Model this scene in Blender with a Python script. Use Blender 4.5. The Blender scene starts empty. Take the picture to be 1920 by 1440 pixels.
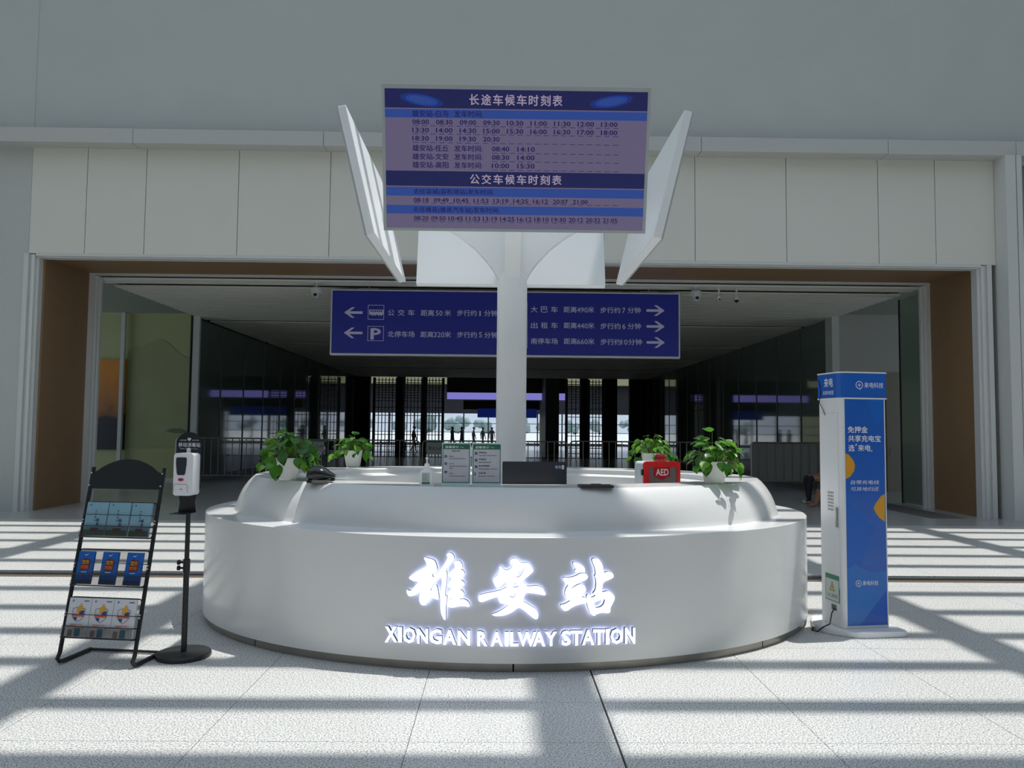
import bpy, bmesh, math, random
import numpy as np
from mathutils import Vector, Matrix
random.seed(7)
sc = bpy.context.scene
C = sc.collection
PI = math.pi

# ------------------------------------------------------------------ camera, light, exposure
EYE = 1.65
F = 1458.0
RV = Vector((0.99984947, -0.01467802, 0.00925197))
UV_ = Vector((-0.01007908, -0.05731542, 0.99830524))
WV = Vector((0.01412287, 0.99824821, 0.05745473))
cd = bpy.data.cameras.new('camera'); cam = bpy.data.objects.new('camera', cd); C.objects.link(cam)
cd.sensor_width = 36; cd.lens = F / 1920 * 36; cd.clip_end = 600; cd.clip_start = 0.05
cam.matrix_world = Matrix(((RV.x, UV_.x, -WV.x, 0), (RV.y, UV_.y, -WV.y, 0), (RV.z, UV_.z, -WV.z, EYE), (0, 0, 0, 1)))
sc.camera = cam
world = bpy.data.worlds.new('sky'); sc.world = world; world.use_nodes = True
wn = world.node_tree; bg = wn.nodes['Background']
tc = wn.nodes.new('ShaderNodeTexCoord'); sx = wn.nodes.new('ShaderNodeSeparateXYZ'); cr = wn.nodes.new('ShaderNodeValToRGB')
wn.links.new(tc.outputs['Generated'], sx.inputs[0]); wn.links.new(sx.outputs['Z'], cr.inputs[0]); wn.links.new(cr.outputs[0], bg.inputs[0])
cr.color_ramp.elements[0].color = (0.72, 0.80, 0.92, 1); cr.color_ramp.elements[0].position = 0.0
cr.color_ramp.elements[1].color = (0.66, 0.80, 1.0, 1); cr.color_ramp.elements[1].position = 0.6
bg.inputs[1].default_value = 1.08
SUN = Vector((-0.24, -0.12, -1.0))
sd = bpy.data.lights.new('sun', 'SUN'); so = bpy.data.objects.new('sun', sd); C.objects.link(so)
sd.energy = 4.3; sd.angle = math.radians(0.55); sd.color = (1.0, 0.97, 0.92)
so.rotation_euler = SUN.to_track_quat('-Z', 'Y').to_euler(); so.location = (3, 6, 16)
sc.view_settings.view_transform = 'Standard'; sc.view_settings.look = 'None'
sc.view_settings.gamma = 1; sc.view_settings.use_curve_mapping = False
sc.view_settings.exposure = -0.06
try:
    sc.cycles.use_denoising = True
    sc.cycles.max_bounces = 8; sc.cycles.diffuse_bounces = 5; sc.cycles.sample_clamp_indirect = 6
    sc.cycles.caustics_reflective = False; sc.cycles.caustics_refractive = False
except Exception:
    pass

# ------------------------------------------------------------------ helpers
def lin(c):
    return tuple((v / 12.92 if v <= 0.04045 else ((v + 0.055) / 1.055) ** 2.4) for v in [x / 255 for x in c])
MATS = {}
def mat(name, rgb, rough=0.5, metal=0.0, emit=0.0, var=0.05, scale=12.0, bump=0.0, coat=0.0, spec=0.5, ecol=None):
    if name in MATS: return MATS[name]
    m = bpy.data.materials.new(name); m.use_nodes = True
    nt = m.node_tree; b = nt.nodes['Principled BSDF']
    c = lin(rgb)
    if var:
        tcn = nt.nodes.new('ShaderNodeTexCoord'); n = nt.nodes.new('ShaderNodeTexNoise'); mx = nt.nodes.new('ShaderNodeMix'); mx.data_type = 'RGBA'
        n.inputs['Scale'].default_value = scale; n.inputs['Detail'].default_value = 4
        nt.links.new(tcn.outputs['Object'], n.inputs['Vector']); nt.links.new(n.outputs[0], mx.inputs[0])
        mx.inputs[6].default_value = (*[x * (1 - var) for x in c], 1); mx.inputs[7].default_value = (*[min(1, x * (1 + var)) for x in c], 1)
        nt.links.new(mx.outputs[2], b.inputs['Base Color'])
        if bump:
            bp = nt.nodes.new('ShaderNodeBump'); bp.inputs['Strength'].default_value = bump; bp.inputs['Distance'].default_value = 0.01
            nt.links.new(n.outputs[0], bp.inputs['Height']); nt.links.new(bp.outputs[0], b.inputs['Normal'])
    else:
        b.inputs['Base Color'].default_value = (*c, 1)
    b.inputs['Roughness'].default_value = rough; b.inputs['Metallic'].default_value = metal
    b.inputs['Coat Weight'].default_value = coat; b.inputs['Coat Roughness'].default_value = 0.08
    b.inputs['Specular IOR Level'].default_value = spec
    if emit:
        b.inputs['Emission Color'].default_value = (*(lin(ecol) if ecol else c), 1); b.inputs['Emission Strength'].default_value = emit
    MATS[name] = m
    return m

class MB:
    def __init__(s): s.v = []; s.f = []; s.mi = []; s.m = 0
    def add(s, vs, fs, m=None):
        k = len(s.v); s.v += [tuple(v) for v in vs]
        for f in fs: s.f.append(tuple(i + k for i in f)); s.mi.append(s.m if m is None else m)
        return s
    def box(s, x0, x1, y0, y1, z0, z1, M=None, m=None):
        vs = [Vector((x, y, z)) for z in (z0, z1) for y in (y0, y1) for x in (x0, x1)]
        if M: vs = [M @ v for v in vs]
        return s.add(vs, [(0, 2, 3, 1), (4, 5, 7, 6), (0, 1, 5, 4), (2, 6, 7, 3), (0, 4, 6, 2), (1, 3, 7, 5)], m)
    def prism(s, pts, d0, d1, M=None, m=None):
        """pts (x,z) outline, extruded along y from d0 to d1"""
        n = len(pts)
        vs = [Vector((x, d0, z)) for x, z in pts] + [Vector((x, d1, z)) for x, z in pts]
        if M: vs = [M @ v for v in vs]
        return s.add(vs, [tuple(range(n)), tuple(range(2 * n - 1, n - 1, -1))] + [(i, i + n, (i + 1) % n + n, (i + 1) % n) for i in range(n)], m)
    def slab(s, pts, z0, z1, M=None, m=None):
        n = len(pts)
        vs = [Vector((x, y, z0)) for x, y in pts] + [Vector((x, y, z1)) for x, y in pts]
        if M: vs = [M @ v for v in vs]
        return s.add(vs, [tuple(range(n - 1, -1, -1)), tuple(range(n, 2 * n))] + [(i, (i + 1) % n, (i + 1) % n + n, i + n) for i in range(n)], m)
    def tube(s, path, r, n=8, M=None, closed=False, m=None, cap=True):
        P = [Vector(p) for p in path]
        if M: P = [M @ p for p in P]
        rs = r if isinstance(r, (list, tuple)) else [r] * len(P)
        rings = []; up = None
        for i, p in enumerate(P):
            a = P[i - 1] if (i > 0 or closed) else p; b = P[(i + 1) % len(P)] if (i < len(P) - 1 or closed) else p
            t = (b - a)
            t = t.normalized() if t.length > 1e-9 else Vector((0, 0, 1))
            if up is None: up = Vector((0, 0, 1)) if abs(t.z) < 0.9 else Vector((0, 1, 0))
            u = t.cross(up)
            if u.length < 1e-5: u = t.cross(Vector((1, 0, 0)))
            u.normalize(); w = u.cross(t).normalized(); up = w
            rings.append([p + (u * math.cos(2 * PI * k / n) + w * math.sin(2 * PI * k / n)) * rs[i] for k in range(n)])
        vs = [v for r_ in rings for v in r_]; fs = []
        L = len(rings)
        for i in range(L if closed else L - 1):
            j = (i + 1) % L
            for k in range(n):
                fs.append((i * n + k, i * n + (k + 1) % n, j * n + (k + 1) % n, j * n + k))
        if not closed and cap: fs += [tuple(range(n - 1, -1, -1)), tuple((L - 1) * n + k for k in range(n))]
        return s.add(vs, fs, m)
    def lathe(s, prof, n=24, M=None, m=None, sx=1, sy=1):
        vs = [Vector((r * sx * math.cos(2 * PI * k / n), r * sy * math.sin(2 * PI * k / n), z)) for r, z in prof for k in range(n)]
        if M: vs = [M @ v for v in vs]
        fs = []
        for i in range(len(prof) - 1):
            for k in range(n): fs.append((i * n + k, i * n + (k + 1) % n, (i + 1) * n + (k + 1) % n, (i + 1) * n + k))
        fs += [tuple(range(n - 1, -1, -1)), tuple((len(prof) - 1) * n + k for k in range(n))]
        return s.add(vs, fs, m)
    def build(s, name, mats, parent=None, smooth=False, bevel=0, loc=None, rot=None, segs=2):
        me = bpy.data.meshes.new(name); me.from_pydata(s.v, [], s.f)
        if not isinstance(mats, (list, tuple)): mats = [mats]
        for m in mats: me.materials.append(m)
        if len(mats) > 1: me.polygons.foreach_set('material_index', s.mi)
        bm = bmesh.new(); bm.from_mesh(me)
        bmesh.ops.recalc_face_normals(bm, faces=bm.faces)
        if bevel: bmesh.ops.bevel(bm, geom=bm.edges[:], offset=bevel, segments=segs, affect='EDGES', clamp_overlap=True)
        bm.to_mesh(me); bm.free()
        if smooth:
            me.polygons.foreach_set('use_smooth', [True] * len(me.polygons))
            try: me.set_sharp_from_angle(angle=math.radians(35))
            except Exception: pass
        me.update()
        return link(name, me, parent, loc, rot)
def link(name, me, parent=None, loc=None, rot=None):
    o = bpy.data.objects.new(name, me); C.objects.link(o)
    if parent: o.parent = parent
    if loc: o.location = loc
    if rot is not None: o.rotation_euler = rot
    return o
def thing(name, label, cat, loc=(0, 0, 0), rz=0, group=None):
    o = bpy.data.objects.new(name, None); C.objects.link(o); o.location = loc; o.rotation_euler = (0, 0, rz)
    o['label'] = label; o['category'] = cat; o.empty_display_size = 0.1
    if group: o['group'] = group
    return o
def tag(o, label, cat, group=None):
    o['label'] = label; o['category'] = cat
    if group: o['group'] = group
    return o
def struct(o, label=None, cat=None):
    o['kind'] = 'structure'
    if label: o['label'] = label
    if cat: o['category'] = cat
    return o
def stuff(o): o['kind'] = 'stuff'; return o
def dup(root, loc, rz, label):
    r = root.copy(); C.objects.link(r); r.location = loc; r.rotation_euler = (0, 0, rz); r['label'] = label
    for ch in list(root.children):
        c = ch.copy(); C.objects.link(c); c.parent = r
        for g in ch.children:
            d = g.copy(); C.objects.link(d); d.parent = c
    return r
def rrect(x0, x1, z0, z1, r, n=5):
    out = []
    for cx, cz, a in ((x1 - r, z1 - r, 0), (x0 + r, z1 - r, 90), (x0 + r, z0 + r, 180), (x1 - r, z0 + r, 270)):
        for k in range(n + 1):
            t = math.radians(a + 90 * k / n); out.append((cx + r * math.cos(t), cz + r * math.sin(t)))
    return out
def homog(q, W, H):
    """photo-crop quad TL,TR,BR,BL -> flat board coordinates (0..W, 0..H), z up"""
    dst = [(0, H), (W, H), (W, 0), (0, 0)]; A = []; b = []
    for (x, y), (u, v) in zip(q, dst):
        A.append([x, y, 1, 0, 0, 0, -u * x, -u * y]); b.append(u)
        A.append([0, 0, 0, x, y, 1, -v * x, -v * y]); b.append(v)
    h = np.linalg.solve(np.array(A, float), np.array(b, float))
    def f(x, y):
        d = h[6] * x + h[7] * y + 1
        return ((h[0] * x + h[1] * y + h[2]) / d, (h[3] * x + h[4] * y + h[5]) / d)
    return f
_fc = {}
def glyphs(s, off=0.0, ext=0.0):
    """text as triangulated verts/faces at size 1, x from 0"""
    key = (s, off, ext)
    if key in _fc: return _fc[key]
    cu = bpy.data.curves.new('t', 'FONT'); cu.body = s; cu.size = 1; cu.offset = off; cu.extrude = ext; cu.resolution_u = 2
    o = bpy.data.objects.new('t', cu); C.objects.link(o); bpy.context.view_layer.update()
    me = bpy.data.meshes.new_from_object(o.evaluated_get(bpy.context.evaluated_depsgraph_get()))
    v = np.array([tuple(p.co) for p in me.vertices]) if len(me.vertices) else np.zeros((0, 3))
    f = [tuple(p.vertices) for p in me.polygons]
    bpy.data.objects.remove(o); bpy.data.curves.remove(cu); bpy.data.meshes.remove(me)
    if len(v): v[:, 0] -= v[:, 0].min()
    _fc[key] = (v, f)
    return _fc[key]
def text(mb, s, x0, x1, yc, h, y=0.0, off=0.0, m=None, M=None, shear=0.0, vert=False):
    """lettering in the x-z plane at depth y, squeezed to x0..x1, glyph box height h centred on yc"""
    v, f = glyphs(s, 0.0)
    if not len(v): return
    w = v[:, 0].max(); z0, z1 = v[:, 1].min(), v[:, 1].max(); k = h / max(z1 - z0, 1e-6); zc = (z0 + z1) / 2
    kx = (x1 - x0) / w if x1 is not None else k
    sh = [(0, 0)] if not off else [(-off, 0), (off, 0), (0, off * .8), (0, -off * .8)]
    for i, (ax, az) in enumerate(sh):      # strokes thickened by shifted copies, each a hair further out
        vs = [Vector((x0 + (p[0] + ax) * kx + (p[1] - zc) * k * shear, y - 0.00004 * i, yc + (p[1] + az - zc) * k)) for p in v]
        if M: vs = [M @ p for p in vs]
        mb.add(vs, f, m)
def at(px, py, y):
    d = WV + RV * ((px - 960) / F) - UV_ * ((py - 720) / F)
    t = y / d.y
    return Vector((0, 0, EYE)) + d * t
def frame_m(o, u, w=(0, 0, 1)):
    """matrix: local x->u, z->w, y->w x u (points away from the viewer for a board facing -y)"""
    u = Vector(u).normalized(); w = Vector(w).normalized(); v = w.cross(u).normalized()
    return Matrix(((u.x, v.x, w.x, o[0]), (u.y, v.y, w.y, o[1]), (u.z, v.z, w.z, o[2]), (0, 0, 0, 1)))

# ------------------------------------------------------------------ materials
def granite(name, ca, cb, rough, sc_=150):
    m = bpy.data.materials.new(name); m.use_nodes = True; nt = m.node_tree; b = nt.nodes['Principled BSDF']
    g = nt.nodes.new('ShaderNodeNewGeometry'); n = nt.nodes.new('ShaderNodeTexNoise'); n.inputs['Scale'].default_value = sc_; n.inputs['Detail'].default_value = 6; n.inputs['Roughness'].default_value = 0.75
    r = nt.nodes.new('ShaderNodeValToRGB'); r.color_ramp.elements[0].position = 0.43; r.color_ramp.elements[0].color = (*lin(ca), 1)
    r.color_ramp.elements[1].position = 0.53; r.color_ramp.elements[1].color = (*lin(cb), 1)
    n2 = nt.nodes.new('ShaderNodeTexNoise'); n2.inputs['Scale'].default_value = 0.8; n2.inputs['Detail'].default_value = 3
    mx = nt.nodes.new('ShaderNodeMix'); mx.data_type = 'RGBA'; mx.blend_type = 'MULTIPLY'; mx.inputs[0].default_value = 1
    r2 = nt.nodes.new('ShaderNodeValToRGB'); r2.color_ramp.elements[0].color = (0.88, 0.88, 0.88, 1); r2.color_ramp.elements[1].color = (1, 1, 1, 1)
    nt.links.new(g.outputs['Position'], n.inputs['Vector']); nt.links.new(g.outputs['Position'], n2.inputs['Vector'])
    nt.links.new(n.outputs[0], r.inputs[0]); nt.links.new(n2.outputs[0], r2.inputs[0])
    nt.links.new(r.outputs[0], mx.inputs[6]); nt.links.new(r2.outputs[0], mx.inputs[7]); nt.links.new(mx.outputs[2], b.inputs['Base Color'])
    b.inputs['Roughness'].default_value = rough
    return m
M_TILE = granite('granite_tile', (112, 116, 120), (233, 233, 229), 0.38, 100)
M_POL = granite('polished_floor', (150, 152, 150), (196, 198, 196), 0.22, 60)
M_GROUT = mat('grout', (70, 70, 70), 0.9)
M_WALL = mat('plaster_wall', (186, 191, 187), 0.85, var=0.05, scale=1.5, bump=0.1)
M_PANEL = mat('white_wall_panel', (214, 214, 205), 0.6, var=0.015, scale=2)
M_CORN = mat('cornice_white', (188, 190, 187), 0.6, var=0.02)
M_TRIM = mat('white_painted_trim', (204, 207, 205), 0.5, var=0.02)
M_BROWN = mat('brown_panel', (138, 110, 80), 0.5, var=0.08, scale=6)
M_WHITE = mat('white_lacquer', (222, 223, 222), 0.28, var=0.01, scale=3, coat=0.3)
M_RIG = mat('white_steel', (232, 235, 236), 0.42, var=0.01, scale=3)
M_BLACK = mat('black_steel', (22, 24, 27), 0.4, var=0.1)
M_CHROME = mat('steel', (150, 150, 146), 0.35, metal=0.9, var=0.08)
M_DARK = mat('dark_ceiling', (40, 41, 40), 0.8)
M_SLAT = mat('ceiling_slat', (226, 226, 214), 0.6)
M_GLASS = mat('dark_glass', (104, 120, 112), 0.04, var=0.02, spec=0.9)
M_NAVY = mat('navy_print', (22, 34, 128), 0.45, var=0.02, emit=0.10)  # faint emission added, so the printed face glows slightly
M_SIGNTXT = mat('sign_white_print', (176, 176, 205), 0.5, var=0, emit=0.08)  # sign lettering given a slight glow as well
def em(name, rgb, st=1.0): return mat(name, rgb, 0.4, var=0, emit=st)

# ------------------------------------------------------------------ floor
DX, DY, DA, DB, DH = 0.07, 7.446, 2.742, 2.087, 0.910      # reception desk ellipse
mb = MB(); mb.box(-16, 16, -8, 90, -0.30, -0.012)
floor = struct(mb.build('floor', M_GROUT))
TW, TD, GX, GY = 1.10, 0.60, 0.004, 0.003
tile_me = None; n_tiles = 0
rest = MB()
XJ = []       # x joints: a dark movement joint at x=0.633
x = 0.633
while x < 14: XJ.append((x + 0.006 if x == 0.633 else x + GX / 2, x + TW - GX / 2)); x += TW
x = 0.633 - TW
while x > -14.5: XJ.append((x + GX / 2, x + TW - (0.006 if abs(x + TW - 0.633) < 1e-6 else GX / 2))); x -= TW
bmt = MB(); bmt.box(-0.5, 0.5, -0.5, 0.5, -0.012, 0)
for j in range(-13, 18):
    y0 = 3.60 + j * TD; y1 = y0 + TD - GY
    if 8.62 > y0 and y1 > 8.62: y1 = 8.62
    if y0 > 13.65: continue
    for (a, b) in XJ:
        yc = (y0 + y1) / 2
        vis = 3.2 < yc < 10.6 and abs((a + b) / 2) < yc * 0.68 + 0.7
        if vis and ((a + b) / 2 - DX) ** 2 / 2.2 ** 2 + (yc - DY) ** 2 / 1.55 ** 2 < 1: vis = False
        yy0 = y0
        if 8.62 < y0 < 8.75: yy0 = 8.75
        if vis and n_tiles < 298:
            if tile_me is None:
                o = bmt.build('tile', M_TILE, floor); tile_me = o.data
            else:
                o = link('tile', tile_me, floor)
            o.location = ((a + b) / 2, (yy0 + y1) / 2, 0); o.scale = (b - a, y1 - yy0, 1); n_tiles += 1
        else:
            rest.box(a, b, yy0, y1, -0.012, 0)
stuff(rest.build('small_tiles', M_TILE, floor))
mb = MB(); mb.box(-14, 14, 8.63, 8.74, -0.012, 0.002)
struct(mb.build('trim_1', mat('brown_metal_strip', (122, 104, 88), 0.45, metal=0.3)))
mb = MB()
y = 13.8
while y < 44:
    xx = -15
    while xx < 15: mb.box(xx + 0.002, xx + 1.498, y + 0.002, y + 1.498, -0.012, 0); xx += 1.5
    y += 1.5
stuff(mb.build('polished_floor_tiles', M_POL, floor))
mb = MB(); mb.box(-16, 16, 44, 90, -0.012, 0)
struct(mb.build('floor_far', mat('pale_far_floor', (200, 200, 200), 0.2), floor)) if False else mb.build('far_paving', mat('pale_far_floor', (150, 150, 150), 0.16, var=0.1, scale=0.7), floor)
mb = MB(); mb.box(8.3, 9.0, 15.0, 21.0, 0.0, 0.006)
tag(mb.build('floor_mat', mat('grey_mat', (96, 98, 98), 0.9, var=0.2, scale=60)), 'long grey mat strip on floor beside right brown jamb', 'mat')

# ------------------------------------------------------------------ facade wall
FY = 14.98
wall = MB()
wall.box(-16, -9.15, FY, FY + 0.5, 0, 13.2)
wall.box(10.06, 16, FY + 0.5, FY + 0.8, 0, 7.03)
wall.box(-16, 16, FY + 0.01, FY + 0.5, 7.2, 13.2)
wall.box(-9.15, 9.72, FY + 0.03, FY + 0.5, 4.95, 7.2)
wall.box(9.72, 10.06, FY + 0.03, FY + 0.8, 0, 7.2)
wf = struct(wall.build('wall_front', M_WALL))
js = [-9.15, -8.08, -6.94, -5.15, -3.37, -1.58, 0.20, 1.98, 3.77, 5.57, 7.39, 8.52, 9.70]
for a, b in zip(js, js[1:]):
    mb = MB(); mb.box(a + 0.006, b - 0.006, FY - 0.005, FY + 0.03, 4.95, 7.03); mb.build('wall_panel', M_PANEL, wf, bevel=0.003, segs=1)
jl = [-16, -10.7, -7.08, -3.45, 0.18, 3.82, 7.45, 9.95, 16]
for a, b in zip(jl, jl[1:]):
    mb = MB(); mb.box(a + 0.004, b - 0.004, FY - 0.32, FY + 0.01, 7.03, 7.31); mb.build('cornice_panel', M_CORN, wf, bevel=0.004, segs=1)
# jambs: stepped white profiles round the opening
def jamb(x, s, name):
    mb = MB()
    mb.box(x, x + s * 0.09, FY - 0.02, FY + 0.25, 0, 4.95)
    mb.box(x + s * 0.09, x + s * 0.14, FY + 0.03, FY + 0.25, 0, 4.94)
    mb.box(x + s * 0.14, x + s * 0.20, FY + 0.00, FY + 0.25, 0, 4.93)
    mb.box(x + s * 0.20, x + s * 0.25, FY + 0.06, FY + 0.25, 0, 4.92)
    return struct(mb.build(name, M_TRIM))
jamb(-9.22, 1, 'trim_2'); jamb(9.60, -1, 'trim_3')
mb = MB(); mb.box(-9.0, 9.4, FY - 0.01, FY + 0.25, 4.90, 4.95); mb.box(-8.97, 9.36, FY + 0.05, FY + 0.25, 4.875, 4.90)
struct(mb.build('trim_4', M_TRIM))
mb = MB()
for k, (a, b, d) in enumerate(((9.70, 9.90, 0.36), (9.90, 9.92, 0.33), (9.92, 10.02, 0.36))):
    mb.box(a, b, FY - d, FY + 0.02, 0, 7.03)
struct(mb.build('trim_5', M_TRIM))
# brown lining of the opening
mb = MB()
mb.box(-9.2, -8.93, FY + 0.2, 16.8, 0, 5.0); mb.box(9.40, 9.8, FY + 0.2, 16.8, 0, 5.0)
mb.box(-9.2, 9.8, FY + 0.2, 16.8, 4.93, 5.1)
struct(mb.build('trim_6', M_BROWN))
# inner white frame
mb = MB()
for k in range(3):
    d = 0.07 * k
    mb.box(-8.98, -8.82 + d * 0.6, 16.8 + d, 16.87 + d, 0, 4.90 - 0.015 * k); mb.box(9.34 - d * 0.6, 9.55, 16.8 + d, 16.87 + d, 0, 4.90 - 0.015 * k)
mb.box(-8.98, 9.55, 16.79, 16.95, 4.90, 5.1)
struct(mb.build('trim_7', M_TRIM))
# glazed bay at the right of the facade
M_GREEN = mat('green_tinted_glass', (120, 140, 128), 0.12, spec=0.8, var=0.03, scale=1)
mb = MB()
for (a, b, z0, z1) in ((10.03, 10.11, 0, 7.03), (13.0, 13.1, 0, 7.03)): mb.box(a, b, FY - 0.1, FY + 0.2, z0, z1)
for z in (0, 2.45, 5.05, 6.95): mb.box(10.11, 15.9, FY - 0.06, FY + 0.2, z, z + 0.10)
w1 = struct(mb.build('window_1', M_TRIM))
for (z0, z1) in ((0.1, 2.45), (2.55, 5.05), (5.15, 6.95)):
    for (a, b) in ((10.11, 13.0), (13.1, 15.9)):
        mb = MB(); mb.box(a, b, FY + 0.05, FY + 0.07, z0, z1); mb.build('pane', M_GREEN, w1)
mb = MB()
mb.box(-16.3, -16, -8, FY, 0, 13.2); struct(mb.build('wall_left', M_WALL))
mb = MB(); mb.box(16, 16.3, -8, FY, 0, 13.2); struct(mb.build('wall_right', M_WALL))
mb = MB(); mb.box(-16.3, 16.3, -8.3, -8, 0, 13.2); struct(mb.build('wall_back', mat('grey_back_wall', (150, 152, 150), 0.8)))

# ------------------------------------------------------------------ roof grid that stripes the floor
SH = 12.8
ox, oy = -SUN.x * SH, -SUN.y * SH
mb = MB()
k = -16
while True:
    yy = 4.76 + 0.815 * k + oy
    if yy > FY + 0.2: break
    mb.box(-16, 16, yy - 0.105, yy + 0.105, SH, SH + 0.12); k += 1
for k in range(-5, 5):
    xx = 0.415 + 3.37 * k + ox - SUN.x * 0.31
    if abs(xx) < 16: mb.box(xx - 0.175, xx + 0.175, -8, FY, SH + 0.12, SH + 0.5)
struct(mb.build('ceiling', mat('white_roof_beam', (215, 215, 212), 0.6)))

# ------------------------------------------------------------------ corridor
mb = MB()
mb.box(-16, 16, 15.49, 50, 5.06, 5.3)
mb.box(-16, 16, 16.93, 22, 5.02, 5.06)
cc = struct(mb.build('ceiling_2', M_DARK))
mb = MB(); y = 17.05; i = 0
while y < 49:
    if not any(abs(y - g + 0.06) < 0.16 for g in (17.65, 23.6, 29.6, 35.6, 41.6)):
        mb.box(-8.95 - (y - 17) * 0.004, 9.35, y, y + 0.20, 4.85, 4.89)
    y += 0.3 if y < 36 else 0.45
stuff(mb.build('ceiling_slats', M_SLAT, cc))
mb = MB()
mb.box(-16, -9.0, 16.95, 22.9, 4.95, 5.02); mb.box(9.4, 16, 16.95, 22.0, 4.95, 5.02)
mb.build('side_ceiling', mat('grey_green_ceiling', (150, 160, 148), 0.7), cc)
# side glass walls
def glasswall(x, s, y0, name, step):
    mb = MB(); mb.box(x + s * 0.10, x + s * 0.14, y0, 50, 0, 4.95)
    w = struct(mb.build(name, M_DARK))
    y = y0
    while y < 50:
        y1 = min(y + step, 50)
        g = MB(); g.box(x + s * 0.02, x + s * 0.04, y + 0.02, y1 - 0.02, 0.12, 4.85); g.build('pane', M_GLASS, w)
        g = MB(); g.box(x - s * 0.0, x + s * 0.06, y - 0.025, y + 0.025, 0, 4.85); g.build('mullion', M_CHROME if False else mat('grey_mullion', (112, 114, 110), 0.4, metal=0.3), w)
        y += step
    g = MB(); g.box(x - s * 0.01, x + s * 0.06, y0, 50, 0, 0.12); g.build('sill', mat('grey_mullion', (112, 114, 110)), w)
    return w
glasswall(-9.05, -1, 23.0, 'wall_left_corridor', 2.25)
glasswall(9.30, 1, 21.9, 'wall_right_corridor', 2.10)
# left niche: mural wall
mb = MB(); mb.box(-16, -9.0, 23.05, 23.3, 0, 5.0)
ml = struct(mb.build('wall_mural', mat('olive_mural', (176, 180, 132), 0.5, var=0.08, scale=1.2)))
mb = MB()
mtn = [(232, 840), (233, 700), (240, 660), (252, 649), (268, 650), (285, 641), (300, 636), (312, 641), (328, 655), (342, 667), (356, 672), (356, 840)]
P = [at(a, b, 23.04) for a, b in mtn]
mb.prism([(p.x, p.z) for p in P], 23.03, 23.05)
mb.build('mountain', mat('mural_hill', (158, 165, 122), 0.5, var=0.15, scale=1.5), ml)
mb = MB()
P = [at(a, b, 23.03) for a, b in ((310, 808), (322, 803), (340, 803), (354, 810), (354, 812), (325, 812))]
mb.prism([(p.x, p.z) for p in P], 23.02, 23.05); mb.build('boat', mat('mural_boat', (112, 120, 100), 0.5), ml)
mb = MB()
for (a, b, hh) in ((222, 229, 4.95), (358, 370, 4.95)):
    x0 = at(a, 800, 22.9).x; x1 = at(b, 800, 22.9).x
    mb.box(x0, x1, 22.84, 22.95, 0, hh)
mb.box(-13, -9.0, 22.9, 23.04, 4.95, 5.02); mb.box(-13, -9.1, 22.95, 23.04, 0, 0.12)
struct(mb.build('trim_8', M_TRIM))
mb = MB(); p0 = at(165, 673, 23.0); p1 = at(232, 843, 23.0)
mb.box(p0.x, p1.x, 22.97, 23.05, p1.z, p0.z)
pm = bpy.data.materials.new('sunset_print'); pm.use_nodes = True; nt = pm.node_tree; b = nt.nodes['Principled BSDF']
g = nt.nodes.new('ShaderNodeTexCoord'); s2 = nt.nodes.new('ShaderNodeSeparateXYZ'); n = nt.nodes.new('ShaderNodeTexNoise'); n.inputs['Scale'].default_value = 3
ad = nt.nodes.new('ShaderNodeMath'); ad.operation = 'MULTIPLY_ADD'; ad.inputs[1].default_value = 0.35
r = nt.nodes.new('ShaderNodeValToRGB')
nt.links.new(g.outputs['Generated'], s2.inputs[0]); nt.links.new(g.outputs['Object'], n.inputs['Vector'])
nt.links.new(n.outputs[0], ad.inputs[0]); nt.links.new(s2.outputs['Z'], ad.inputs[2]); nt.links.new(ad.outputs[0], r.inputs[0]); nt.links.new(r.outputs[0], b.inputs['Base Color'])
r.color_ramp.elements[0].position = 0.50; r.color_ramp.elements[0].color = (*lin((18, 26, 34)), 1)
r.color_ramp.elements[1].position = 1.15 if False else 1.0; r.color_ramp.elements[1].color = (*lin((206, 132, 30)), 1)
e_ = r.color_ramp.elements.new(0.60); e_.color = (*lin((150, 96, 44)), 1)
b.inputs['Roughness'].default_value = 0.4
tag(mb.build('picture_panel', pm), 'tall sunset print in orange and black on the olive mural wall', 'picture')
# right niche
mb = MB(); mb.box(9.25, 16, 21.6, 21.85, 0, 5.0)
struct(mb.build('wall_niche', mat('niche_white', (176, 176, 170), 0.6)))
mb = MB(); mb.box(9.22, 9.42, 21.45, 21.9, 0, 4.9); struct(mb.build('trim_9', M_TRIM))
mb = MB()
a = at(1660, 700, 21.55); b_ = at(1684, 925, 21.55)
mb.box(a.x, b_.x + 0.5, 21.52, 21.6, 0, a.z)
d1 = struct(mb.build('door_1', mat('beige_door', (140, 136, 122), 0.5)))
mb = MB(); mb.tube([(a.x + 0.12, 21.50, 1.0), (a.x + 0.12, 21.47, 1.0), (a.x + 0.12, 21.47, 1.2), (a.x + 0.12, 21.50, 1.2)], 0.012, 6); mb.build('door_handle', M_CHROME, d1)
# glass leaf at the right of the opening
t = thing('glass_panel', 'tall green tinted glass leaf beside right brown jamb', 'glass panel', (9.47, 17.6, 0))
mb = MB(); mb.box(-0.01, 0.01, -0.6, 0.62, 0.02, 4.8); mb.build('pane', M_GREEN, t)
mb = MB(); mb.box(-0.03, 0.03, 0.62, 0.66, 0, 4.8); mb.box(-0.02, 0.02, -0.62, -0.6, 0, 4.8); mb.build('edge_frame', M_BLACK, t)

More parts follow.
